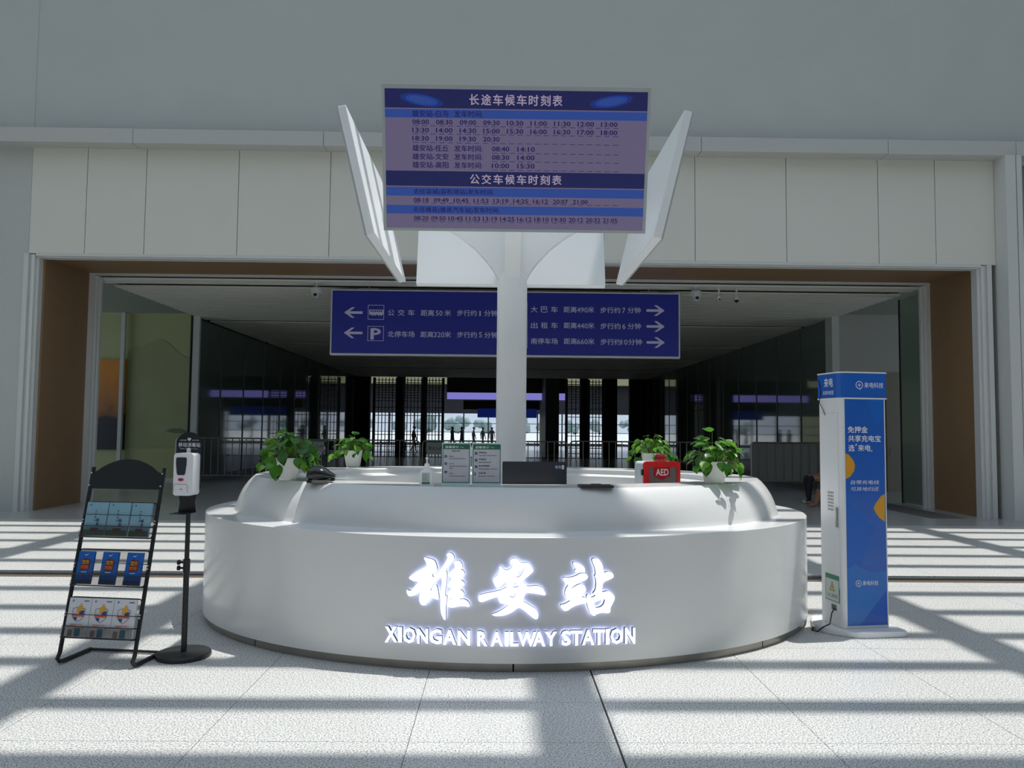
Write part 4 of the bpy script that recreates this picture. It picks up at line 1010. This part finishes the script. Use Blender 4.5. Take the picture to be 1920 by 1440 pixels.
# brochures
def book(ix, x0, x1, z0, z1, base, label, group, kind):
    wm = rack.matrix_basis if False else None
    rz = rack.rotation_euler[2]
    Mw = Matrix.Translation(rack.location) @ Matrix.Rotation(rz, 4, 'Z') @ ML @ Matrix.Translation(((x0 + x1) / 2, -0.024, z0))
    t = thing('brochure', label, 'brochure', (0, 0, 0), 0, group); t.matrix_world = Mw
    w, h = (x1 - x0) / 2, z1 - z0
    mb = MB(); mb.box(-w, w, -0.008, 0.008, 0, h); mb.build('booklet', base, t, bevel=0.001, segs=1)
    mb = MB()
    Y0, Y1 = -0.0095, -0.0083
    if kind == 'teal':
        mb.box(-w * 0.98, w * 0.98, Y0, Y1, 0.0, h * 0.17, m=1); mb.prism([(-w * .35, h * .15), (w * .4, h * .15), (w * .4, h * .22), (w * .3, h * .235), (-w * .25, h * .235), (-w * .35, h * .22)], Y0 - .0005, Y1, m=2)
        for i, ch in enumerate('千年秀林'): text(mb, ch, -w * .15, w * .02, h * (0.74 - i * 0.095), 0.017, Y0, 0.01, m=0)
        for i, ch in enumerate('畅游'): text(mb, ch, w * .08, w * .36, h * (0.46 - i * 0.12), 0.024, Y0, 0.02, m=0)
        mb.prism([(-w * .75, h * .9), (-w * .62, h * .95), (-w * .55, h * .9)], Y0, Y1, m=0)
        ms_ = [mat('teal_ink', (52, 74, 96), 0.5, var=0), mat('teal_field', (84, 108, 84), 0.5, var=0.4, scale=60), mat('teal_roof', (124, 68, 60), 0.5, var=0)]
    elif kind == 'blue':
        mb.box(-w, w, Y0, Y1, 0.0, h * 0.14, m=2)
        mb.prism([(-w * .55, h * .42), (-w * .5, h * .60), (-w * .4, h * .76), (-w * .1, h * .80), (w * .2, h * .77), (w * .55, h * .76), (w * .6, h * .62), (w * .5, h * .42), (w * .2, h * .45), (-w * .2, h * .41)], Y0, Y1, m=1)
        text(mb, '雄安', -w * .4, w * .45, h * .67, h * .12, Y0 - .001, 0.02, m=0); text(mb, '旅游图', -w * .46, w * .42, h * .52, h * .11, Y0 - .001, 0.02, m=3)
        mb.box(-w * .35, w * .3, Y0, Y1, h * .355, h * .38, m=4)
        mb.prism([(-w * .25, h * .89), (w * .1, h * .90), (w * .3, h * .95), (w * .12, h * .91), (w * .05, h * .87), (-w * .15, h * .87)], Y0, Y1, m=4)
        ms_ = [mat('gold_ink', (240, 180, 60), 0.5, var=0), mat('maroon_ink', (110, 30, 30), 0.5, var=0), mat('deep_blue_ink', (26, 52, 96), 0.5, var=0.2, scale=50), mat('orange_ink', (232, 110, 30), 0.5, var=0), mat('pale_blue_ink', (190, 215, 240), 0.5, var=0)]
    else:
        ring_ = [(-w * .58, h * .72), (0, h * .78), (w * .58, h * .72), (w * .56, h * .52), (w * .3, h * .42), (0, h * .37), (-w * .3, h * .42), (-w * .56, h * .52)]
        mb.prism(ring_, Y0, Y1, m=0); mb.prism([(x * .9, h * .57 + (z - h * .57) * .9) for x, z in ring_], Y0 - .0004, Y0, m=1)
        mb.prism([(w * .0, h * .66), (w * .5, h * .68), (w * .48, h * .56), (w * .1, h * .56)], Y0 - .0008, Y0 - .0004, m=2)
        mb.prism([(-w * .5, h * .50), (-w * .05, h * .50), (-w * .1, h * .40), (-w * .3, h * .43)], Y0 - .0008, Y0 - .0004, m=2)
        mb.prism([(-w * .58, h * .585), (w * .5, h * .575), (w * .5, h * .51), (-w * .55, h * .515)], Y0 - .0012, Y0 - .0008, m=3)
        mb.prism([(-w * .2, h * .72), (0, h * .80), (w * .12, h * .87), (w * .3, h * .76), (w * .42, h * .70), (0, h * .62), (-w * .15, h * .60)], Y0 - .0012, Y0 - .0008, m=4)
        for i in range(2): mb.box(-w * .6, w * .5 - i * w * .6, Y0, Y1, h * (.31 - i * .03), h * (.323 - i * .03), m=3)
        mb.box(w * .35, w * .8, Y0, Y1, h * .91, h * .935, m=5); mb.prism([(-w * .65 + .008 * math.cos(a_), h * .92 + .008 * math.sin(a_)) for a_ in np.arange(0, 2 * PI, PI / 6)], Y0, Y1, m=0)
        mb.box(-w * .7, -w * .3, Y0, Y1, 0, h * .17, m=6); mb.box(-w * .1, w * .4, Y0, Y1, 0, h * .22, m=7); mb.prism([(w * .6 + .009 * math.cos(a_), h * .22 + .009 * math.sin(a_)) for a_ in np.arange(0, 2 * PI, PI / 6)], Y0, Y1, m=4)
        ms_ = [mat('shield_grey', (128, 138, 156), 0.5, var=0), mat('shield_pale', (205, 208, 214), 0.5, var=0), mat('shield_blue', (40, 78, 130), 0.5, var=0), mat('shield_orange', (222, 96, 50), 0.5, var=0), mat('shield_gold', (222, 160, 50), 0.5, var=0), mat('shield_ink', (90, 96, 110), 0.5, var=0), mat('town_brown', (150, 130, 110), 0.5, var=0.2), mat('town_teal', (70, 130, 150), 0.5, var=0.2)]
    stuff(mb.build('print', ms_, t))
pos3 = ['left', 'middle', 'right']
MT = mat('teal_cover', (128, 168, 186), 0.4, var=0.04); MBb = mat('blue_cover', (18, 92, 178), 0.35, var=0.06); MW = mat('pale_cover', (212, 214, 220), 0.4, var=0.03)
for i, (a, b) in enumerate(((-0.250, -0.086), (-0.078, 0.086), (0.098, 0.250))):
    book(i, a, b, 0.878, 1.115, MT, 'pale teal booklet on the top shelf of the rack, ' + pos3[i] + ' of three', 'teal booklets on the top shelf', 'teal')
for i, (a, b) in enumerate(((-0.246, -0.124), (-0.063, 0.058), (0.120, 0.242))):
    book(i, a, b, 0.543, 0.768, MBb, 'blue leaflet with orange title on the middle shelf, ' + pos3[i] + ' of three', 'blue leaflets on the middle shelf', 'blue')
for i, (a, b) in enumerate(((-0.250, -0.086), (-0.082, 0.082), (0.086, 0.250))):
    book(i, a, b, 0.193, 0.45, MW, 'white leaflet with shield emblem on the bottom shelf, ' + pos3[i] + ' of three', 'white leaflets on the bottom shelf', 'white')

# ------------------------------------------------------------------ sanitiser stand
st = thing('sanitiser_stand', 'black floor stand with white automatic hand sanitiser dispenser', 'dispenser stand', (-2.255, 5.71, 0), math.radians(-3))
mb = MB(); mb.lathe([(0.185, 0.0), (0.187, 0.004), (0.187, 0.026), (0.18, 0.034)], 40); mb.build('base', mat('stand_black', (34, 37, 38), 0.45, var=0.08), st, smooth=True)
mb = MB(); mb.tube([(0, 0, 0.03), (0, 0, 0.66)], 0.02, 14); mb.tube([(0, 0, 0.62), (0, 0, 1.05)], 0.0165, 14); mb.build('pole', M_BLACK, st, smooth=True)
mb = MB(); mb.tube([(0, 0, 0.60), (0, 0, 0.69)], 0.024, 14)
mb.build('clamp', M_BLACK, st, smooth=True)
for z in (0.625, 0.665):
    mb = MB(); mb.lathe([(0.008, 0), (0.008, 0.03), (0.018, 0.03), (0.018, 0.045)], 8, M=Matrix.Translation((-0.02, 0, z)) @ Matrix.Rotation(-PI / 2, 4, 'Y')); mb.build('knob', M_BLACK, st)
pl = [(-0.065, 1.03), (0.065, 1.03), (0.055, 1.10), (0.07, 1.17), (0.093, 1.20), (0.093, 1.52)] + [(0.093 * math.cos(a), 1.52 + 0.085 * math.sin(a)) for a in np.linspace(0.1, PI - 0.1, 11)] + [(-0.093, 1.52), (-0.093, 1.20), (-0.07, 1.17), (-0.055, 1.10)]
mb = MB(); mb.prism(pl, -0.022, -0.018); mb.box(-0.065, 0.065, -0.16, -0.018, 1.026, 1.03); mb.build('back_plate', mat('plate_navy_black', (16, 22, 34), 0.35), st)
mb = MB(); Yp = -0.0235
text(mb, '移动消毒站', -0.078, 0.082, 1.512, 0.032, Yp, 0.015); text(mb, 'Mobile disinfection station', -0.065, 0.065, 1.484, 0.008, Yp, 0.0)
text(mb, '关爱健康', -0.07, -0.02, 1.545, 0.009, Yp); text(mb, '从手开始', 0.02, 0.07, 1.545, 0.009, Yp)
mb.prism([(0, 1.538), (0.013, 1.552), (0.011, 1.562), (0.004, 1.563), (0, 1.557), (-0.004, 1.563), (-0.011, 1.562), (-0.013, 1.552)], Yp, Yp + 0.001)
stuff(mb.build('plate_lettering', mat('plate_print', (200, 205, 212), 0.5, var=0), st))
mb = MB(); mb.prism(rrect(-0.014, 0.014, 1.44, 1.49, 0.013, 4), -0.03, -0.022); mb.build('hook', M_WHITE, st)
mb = MB(); mb.prism(rrect(-0.055, 0.085, 1.155, 1.455, 0.022, 4), -0.135, -0.022); dp = mb.build('dispenser', mat('dispenser_white', (222, 223, 226), 0.3, var=0.01), st, smooth=True, bevel=0)
mb = MB(); mb.prism([(-0.033, 1.425), (0.033, 1.425), (0.038, 1.415), (0.038, 1.38), (0.03, 1.31), (0.022, 1.30), (-0.022, 1.30), (-0.03, 1.31), (-0.038, 1.38), (-0.038, 1.415)], -0.138, -0.134); mb.build('level_window', mat('window_dark', (44, 50, 60), 0.2), dp)
mb = MB(); mb.prism([(0.02 * math.cos(a), 1.268 + 0.011 * math.sin(a)) for a in np.arange(0, 2 * PI, PI / 10)], -0.138, -0.134); mb.build('red_badge', mat('badge_maroon', (160, 30, 54), 0.4), dp)
mb = MB(); mb.tube([(-0.05, -0.1365, 1.18), (-0.05, -0.1365, 1.225), (-0.04, -0.1365, 1.235), (0.04, -0.1365, 1.235), (0.05, -0.1365, 1.225), (0.05, -0.1365, 1.18)], 0.0018, 5); mb.box(-0.008, 0.012, -0.137, -0.134, 1.197, 1.204); mb.build('sensor_outline', mat('grey_line', (150, 152, 156), 0.4), dp)

# ------------------------------------------------------------------ power bank kiosk
KR = math.atan2(0.06, 0.388); KW, KD, KH = 0.395, 0.32, 1.93
ki = thing('power_bank_kiosk', 'tall white and blue power bank rental kiosk on a white foot plate', 'kiosk', (2.825, 6.40, 0), KR)
fp = [(-0.16, 0.18), (-0.155, 0.08), (-0.10, 0.0), (-0.03, -0.08), (0.04, -0.125), (0.12, -0.14), (0.42, -0.14), (0.46, -0.13), (0.48, -0.10), (0.48, 0.40), (0.45, 0.46), (0.40, 0.48), (-0.02, 0.48), (-0.07, 0.39), (-0.12, 0.30)]
mb = MB(); mb.slab(fp, 0, 0.045); mb.build('foot_plate', mat('kiosk_white', (226, 228, 230), 0.3, var=0.02), ki, bevel=0.006)
body = [(0.06, 0.0), (KW, 0.0), (KW, KD), (0.0, KD), (0.0, 0.06), (0.008, 0.03), (0.03, 0.008)]
body = [(-0.012, 0.02), (0.0, 0.004), (0.016, 0.0), (KW, 0.0), (KW, KD), (-0.012, KD)]
MK = mat('kiosk_white', (226, 228, 230), 0.3)
mb = MB(); mb.slab(body, 0.045, KH); mb.build('cabinet', MK, ki, bevel=0.004)
KZ1 = 2.14
mb = MB(); mb.slab([(-0.022, 0.045), (0.0, 0.012), (0.03, -0.008), (KW + 0.006, -0.008), (KW + 0.006, KD), (-0.022, KD)], KH, KZ1)
MKB = mat('kiosk_blue', (22, 92, 186), 0.25, var=0.03, coat=0.4)
hd = mb.build('header_box', MKB, ki)
mb = MB(); mb.slab([(-0.025, 0.045), (0.0, 0.01), (0.03, -0.011), (KW + 0.009, -0.011), (KW + 0.009, KD + .003), (-0.025, KD + .003)], KZ1 - 0.001, KZ1 + 0.01)
mb.slab([(-0.025, 0.045), (0.0, 0.01), (0.03, -0.011), (KW + 0.009, -0.011), (KW + 0.009, KD + .003), (-0.025, KD + .003)], KH - 0.006, KH + 0.004)
mb.build('header_trim', MK, ki)
mb = MB(); mb.box(0.024, KW - 0.015, -0.004, 0.002, 0.07, KH - 0.01); fr_ = mb.build('front_panel', MKB, ki)
kq = homog([(208, 190), (425, 190), (452, 1368), (236, 1365)], KW - 0.039, KH - 0.08)
def kp(x, y): u, v = kq(x, y); return min(max(u, 0), KW - 0.039) + 0.024, min(max(v, 0), KH - 0.08) + 0.07
mb = MB()
def kpoly(pts, m, d): mb.prism([kp(*p) for p in pts], d, -0.004, m=m)
kpoly([(222, 730), (375, 875), (432, 830), (440, 1092), (380, 1096), (330, 1082), (272, 1048), (230, 1082)], 0, -0.0045) if False else None
kpoly([(230, 1078), (272, 1048), (300, 1070), (340, 1088), (385, 1098), (441, 1090), (452, 1368), (236, 1365)], 1, -0.0046)
kpoly([(447, 1190), (452, 1368), (300, 1366)], 2, -0.0052)
kpoly([(222, 728), (375, 872), (300, 1060), (272, 1048), (230, 1078)], 3, -0.0043)
kpoly([(330, 190), (425, 190), (432, 280), (380, 330)], 3, -0.0043)
AMB1 = ([(214, 475), (232, 482), (258, 512), (267, 540), (262, 568), (240, 598), (216, 608)])
AMB2 = ([(432, 690), (412, 700), (380, 742), (372, 762), (380, 785), (405, 815), (434, 835)])
stuff(mb.build('panel_graphics', [MKB, mat('kiosk_blue_light', (44, 112, 192), 0.25, var=0.03), mat('kiosk_blue_mid', (28, 88, 184), 0.25, var=0.03), mat('kiosk_blue_soft', (24, 98, 192), 0.25, var=0.02), mat('kiosk_amber', (214, 152, 28), 0.3, var=0.06)], fr_))
for q in (AMB1, AMB2):
    mb = MB(); mb.prism([kp(*p) for p in q], -0.005, -0.004); mb.build('amber_shape', mat('kiosk_amber', (214, 152, 28)), fr_)
MKT = mat('kiosk_lettering', (222, 226, 236), 0.4, var=0)
mb = MB()
def kt(s, x0, x1, y, h, off=0.01, sh=0.0):
    a = kp(x0, y); b = kp(x1, y); text(mb, s, a[0], b[0], (a[1] + b[1]) / 2, h / 1178 * (KH - 0.08), -0.0062, off, shear=sh)
kt('免押金', 225, 335, 350, 34, 0.02); kt('共享充电宝', 228, 408, 397, 34, 0.02); kt('选', 230, 262, 447, 34, 0.02); kt('来电', 282, 352, 447, 34, 0.02)
for q in (((268, 428), (274, 424), (276, 430), (270, 438)), ((356, 462), (362, 458), (362, 464), (355, 468))): mb.prism([kp(*p) for p in q], -0.0062, -0.005)
kt('自带充电线', 245, 400, 627, 22, 0.0, 0.18); kt('可异地归还', 245, 400, 662, 22, 0.0, 0.18); kt('来电科技', 312, 398, 1150, 24, 0.008)
def logo(cx, cz, r, y):
    n = 24
    for i in range(n):
        a0, a1 = 2 * PI * i / n, 2 * PI * (i + 1) / n
        mb.add([(cx + r * math.cos(a0), y, cz + r * math.sin(a0)), (cx + r * math.cos(a1), y, cz + r * math.sin(a1)), (cx + r * .82 * math.cos(a1), y, cz + r * .82 * math.sin(a1)), (cx + r * .82 * math.cos(a0), y, cz + r * .82 * math.sin(a0))], [(0, 1, 2, 3)])
    mb.box(cx - r * .45, cx + r * .45, y, y + .001, cz - r * .08, cz + r * .08); mb.box(cx - r * .08, cx + r * .08, y, y + .001, cz - r * .45, cz + r * .45)
    mb.prism([(cx, cz - r * .9), (cx + r * .25, cz - r * .9), (cx + r * .4, cz - r * 1.25), (cx + r * .2, cz - r * 1.2)], y, y + .001)
c = kp(290, 1150); logo(c[0], c[1], 0.026, -0.0064)
stuff(mb.build('panel_lettering', MKT, fr_))
mb = MB(); text(mb, '来电科技', 0.20, 0.375, (KH + KZ1) / 2 + 0.005, 0.046, -0.0095, 0.01); logo(0.155, (KH + KZ1) / 2 + 0.005, 0.033, -0.0095); stuff(mb.build('header_lettering', MKT, hd))
Ml = Matrix(((0, 1, 0, -0.0235), (-1, 0, 0, 0), (0, 0, 1, 0), (0, 0, 0, 1)))  # board x -> -y, facing -x
mb = MB(); text(mb, '来电', -0.22, -0.09, KH + 0.135, 0.075, 0, 0.02, M=Ml); text(mb, '共享充电宝', -0.24, -0.08, KH + 0.05, 0.035, 0, 0.01, M=Ml); stuff(mb.build('side_lettering', MKT, hd))
# side door with vent, lock and warning notice
mb = MB(); mb.box(-0.016, -0.012, 0.04, KD - 0.03, 0.36, KH - 0.12); sdoor = mb.build('side_door', MK, ki, bevel=0.0015, segs=1)
mb = MB()
for i in range(6):
    for j in range(5): mb.box(-0.0168, -0.016, 0.115 + j * 0.018, 0.127 + j * 0.018, 0.99 + i * 0.028, 1.008 + i * 0.028)
stuff(mb.build('vent_slots', mat('vent_grey', (132, 134, 134), 0.5), sdoor))
mb = MB(); mb.box(-0.030, -0.016, 0.052, 0.072, 0.86, 1.01); mb.lathe([(0.014, 0), (0.014, 0.016)], 12, M=Matrix.Translation((-0.016, 0.062, 1.01)) @ Matrix.Rotation(-PI / 2, 4, 'Y')); mb.build('lock_handle', mat('lock_grey', (160, 162, 160), 0.35, metal=0.6), sdoor, bevel=0.002)
mb = MB(); Mn = Matrix(((0, 1, 0, -0.0165), (-1, 0, 0, 0), (0, 0, 1, 0), (0, 0, 0, 1)))
mb.box(-0.25, -0.05, -0.001, 0.001, 0.24, 0.46, M=Mn, m=0); mb.box(-0.243, -0.057, -0.0016, -0.001, 0.247, 0.42, M=Mn, m=1)
mb.prism([(-0.19, 0.325), (-0.11, 0.325), (-0.15, 0.405)], -0.0022, -0.0016, M=Mn, m=3); mb.prism([(-0.182, 0.330), (-0.118, 0.330), (-0.15, 0.395)], -0.0026, -0.002, M=Mn, m=2)
mb.prism([(-0.147, 0.38), (-0.158, 0.355), (-0.150, 0.355), (-0.154, 0.335), (-0.142, 0.36), (-0.150, 0.36)], -0.003, -0.0026, M=Mn, m=3)
text(mb, '小心触电', -0.225, -0.075, 0.287, 0.035, -0.0018, 0.0, m=3, M=Mn)
mb.build('warning_notice', [mat('notice_green', (60, 130, 100), 0.5), mat('notice_white', (200, 210, 205), 0.5), mat('notice_yellow', (220, 190, 90), 0.5), mat('notice_ink', (60, 70, 66), 0.5)], ki)
mb = MB(); mb.box(-0.014, -0.008, 0.10, 0.17, 0.17, 0.215); mb.build('cable_port', mat('port_grey', (90, 92, 90), 0.5), ki)
mb = MB(); mb.tube([(-0.025, 0.30, 2.10), (-0.026, 0.27, 2.0), (-0.026, 0.29, 1.9), (-0.02, 0.25, 1.84), (-0.018, 0.22, 1.79)], 0.003, 5); mb.build('loose_wire', M_BLACK, ki)
Kinv = Matrix.Translation((2.825, 6.40, 0)) @ Matrix.Rotation(KR, 4, 'Z')
mb = MB(); pts = [Kinv @ Vector(p) for p in ((-0.013, 0.13, 0.185), (-0.05, 0.11, 0.15), (-0.10, 0.06, 0.075), (-0.165, 0.05, 0.055), (-0.20, 0.08, 0.012))] + [Vector((2.60, 6.52, 0.008)), Vector((2.62, 6.57, 0.008)), Vector((2.66, 6.60, 0.012))]
mb.tube(pts, 0.006, 6); tag(mb.build('power_cable', M_BLACK, smooth=True), 'black cable running from the kiosk to the desk on the floor', 'cable')

# ------------------------------------------------------------------ people
def person(label, loc, rz, pose, cols, hairc=(24, 20, 18), group=None, ext=0.0):
    """faces local +x"""
    V = []; R = []; E = []; K = []
    def j(p, r, par, kind): V.append(p); R.append(r); K.append(kind); i = len(V) - 1; (E.append((par, i)) if par is not None else None); return i
    sit = pose == 'sit'
    hz = 0.50 if sit else 0.95
    pel = j((0, 0, hz), 0.135, None, 1)
    sp1 = j((0.0, 0, hz + 0.2), 0.12, pel, 0); ch = j((-0.01, 0, hz + 0.40), 0.135, sp1, 0); nk = j((0.0, 0, hz + 0.56), 0.055, ch, 2)
    h0 = j((0.02, 0, hz + 0.63), 0.07, nk, 2); h1 = j((0.035, 0, hz + 0.71), 0.095, h0, 2); j((0.02, 0, hz + 0.79), 0.075, h1, 2)
    for s in (-1, 1):
        if sit:
            hp = j((0.06, s * 0.09, 0.50), 0.095, pel, 1); kn = j((0.50, s * 0.13, 0.60 - ext * .2), 0.078, hp, 1); an = j((0.48 + 0.05 * s + ext, s * 0.13, 0.13), 0.064 - ext * .08, kn, 3); he = j((0.46 + 0.05 * s + ext, s * 0.13, 0.06), 0.04, an, 4)
            j((0.64 + 0.05 * s + ext, s * 0.14, 0.035), 0.03, he, 4)
        else:
            st_ = 0.16 * s
            hp = j((0, s * 0.09, 0.90), 0.09, pel, 1); kn = j((0.03 + st_ * 0.6, s * 0.1, 0.49), 0.06, hp, 1); an = j((st_ - (0.06 if s < 0 else 0), s * 0.1, 0.10), 0.042, kn, 3); he = j((st_ - 0.02, s * 0.1, 0.05), 0.036, an, 4); j((st_ + 0.15, s * 0.1, 0.03), 0.028, he, 4)
        sh = j((-0.01, s * 0.17, hz + 0.47), 0.062, ch, 0)
        if sit:
            el = j((0.03, s * 0.24, hz + 0.2), 0.043, sh, 0); wr = j((0.24, s * 0.15, hz + 0.13), 0.03, el, 2); pa = j((0.31, s * 0.13, hz + 0.13), 0.03, wr, 2)
            d = Vector((1, 0, -0.15))
        else:
            el = j((-0.02 - 0.08 * s, s * 0.22, hz + 0.2), 0.043, sh, 0); wr = j((0.04 - 0.1 * s, s * 0.23, hz - 0.04), 0.03, el, 2); pa = j((0.05 - 0.1 * s, s * 0.23, hz - 0.11), 0.03, wr, 2)
            d = Vector((0.15, 0, -1))
        side = Vector((0, 1, 0)) if sit else Vector((1, 0, 0.15))
        for k, L in enumerate((0.075, 0.085, 0.08, 0.06)):
            b = Vector(V[pa]) + side * (-0.027 + 0.018 * k) + d * 0.03; a = j(tuple(b), 0.009, pa, 2); c_ = j(tuple(b + d * L * 0.5), 0.009, a, 2); j(tuple(b + d * L * 0.9 + Vector((-0.01, 0, -0.012))), 0.008, c_, 2)
        b = Vector(V[pa]) - side * 0.035 * (s if sit else 1) + d * -0.01; a = j(tuple(b), 0.011, pa, 2); j(tuple(b + d * 0.04 - side * 0.02 * (s if sit else 1)), 0.009, a, 2)
    # nose, ears
    j((0.135, 0, hz + 0.70), 0.014, h1, 2)
    for s in (-1, 1): j((0.03, s * 0.092, hz + 0.705), 0.018, h1, 2)
    me = bpy.data.meshes.new('body'); me.from_pydata(V, E, [])
    o = bpy.data.objects.new('body', me); C.objects.link(o)
    sk = o.modifiers.new('s', 'SKIN'); sb = o.modifiers.new('u', 'SUBSURF'); sb.levels = 1; sb.render_levels = 1
    for i, v in enumerate(me.skin_vertices[0].data): v.radius = (R[i], R[i]); v.use_root = (i == 0)
    bpy.context.view_layer.update()
    me2 = bpy.data.meshes.new_from_object(o.evaluated_get(bpy.context.evaluated_depsgraph_get()))
    bpy.data.objects.remove(o)
    VA = np.array(V)
    for nm, c in zip(('shirt', 'trousers', 'skin', 'shin', 'shoe'), cols): me2.materials.append(mat('p_%s_%d_%d_%d' % (nm, *c), c, 0.7))
    idx = []
    for p in me2.polygons:
        d = ((VA - np.array(p.center)) ** 2).sum(1) - np.array(R) ** 2; idx.append(K[int(d.argmin())])
    me2.polygons.foreach_set('material_index', idx); me2.polygons.foreach_set('use_smooth', [True] * len(idx))
    t = thing('person', label, 'person', loc, rz, group)
    link('body', me2, t)
    bm = bmesh.new(); bmesh.ops.create_icosphere(bm, subdivisions=2, radius=0.108, matrix=Matrix.Translation((0.005, 0, hz + 0.735)))
    bmesh.ops.delete(bm, geom=[v for v in bm.verts if v.co.x > 0.07 and v.co.z < hz + 0.79 or v.co.z < hz + 0.66], context='VERTS')
    mh = bpy.data.meshes.new('hair'); bm.to_mesh(mh); bm.free(); mh.materials.append(mat('hair_%d' % hairc[0], hairc, 0.6)); mh.polygons.foreach_set('use_smooth', [True] * len(mh.polygons)); link('hair', mh, t)
    mb = MB()
    for s in (-1, 1): mb.lathe([(0.009, 0), (0.009, 0.01)], 8, M=Matrix.Translation((0.118, s * 0.035, hz + 0.725)) @ Matrix.Rotation(PI / 2, 4, 'Y'))
    mb.box(0.112, 0.122, -0.022, 0.022, hz + 0.655, hz + 0.663, m=1); mb.build('face', [M_BLACK, mat('lips', (150, 84, 78), 0.5)], t)
    return t
SK = (176, 132, 104)
person('seated person in dark navy trousers and pale sneakers beside the kiosk', (7.60, 17.95, 0), PI, 'sit', [(150, 165, 185), (24, 28, 44), SK, (24, 28, 44), (196, 192, 176)])
person('seated person with bare legs and tan shoes beside the kiosk', (7.66, 17.15, 0), PI, 'sit', [(120, 110, 100), (70, 66, 70), SK, (158, 116, 92), (150, 108, 84)], ext=0.22)
mb = MB(); mb.box(-0.22, 0.32, -0.85, 0.9, 0.33, 0.37); bn = thing('bench', 'low grey bench under the two seated people', 'bench', (7.75, 17.5, 0)); mb.build('seat', mat('bench_grey', (110, 112, 114), 0.5), bn, bevel=0.008)
for sx_ in (-0.15, 0.25):
    for sy_ in (-0.75, 0.8): mb = MB(); mb.box(sx_ - 0.02, sx_ + 0.02, sy_ - 0.02, sy_ + 0.02, 0, 0.33); mb.build('leg', M_CHROME, bn)
dk = [(34, 36, 46), (24, 26, 34), (60, 50, 46), (24, 26, 34), (18, 18, 20)]  # backlit silhouettes: shade put into the clothing and skin colours
for i, (px, y, rz) in enumerate(((888, 66, 0.2), (905, 66, 0.5), (848, 60, -0.6), (866, 60, 2.6), (922, 68, 1.2), (776, 54, 0.3))):
    p = at(px, 830, y)
    person(['far person left of the column, first of the walking pair', 'far person left of the column, second of the walking pair', 'far person standing left of a facing companion', 'far person standing right of a facing companion', 'far person partly hidden at the column edge', 'far person with luggage behind the lattice screens'][i], (p.x, y, 0), rz, 'walk', dk, group='distant people in the corridor')
p = at(768, 850, 53)
t = thing('suitcase', 'dark suitcase beside the far person behind the lattice screens', 'suitcase', (p.x - 0.5, 53, 0))
mb = MB(); mb.box(-0.25, 0.25, -0.15, 0.15, 0.06, 0.72); mb.build('shell', M_BLACK, t, bevel=0.04)
mb = MB(); mb.tube([(-0.12, 0, 0.7), (-0.12, 0, 1.0), (0.12, 0, 1.0), (0.12, 0, 0.7)], 0.012, 6); mb.build('handle', M_CHROME, t)
for s in (-1, 1): mb = MB(); mb.lathe([(0.035, -0.015), (0.035, 0.015)], 10, M=Matrix.Translation((s * 0.18, 0, 0.035)) @ Matrix.Rotation(PI / 2, 4, 'X')); mb.build('wheel', M_BLACK, t)
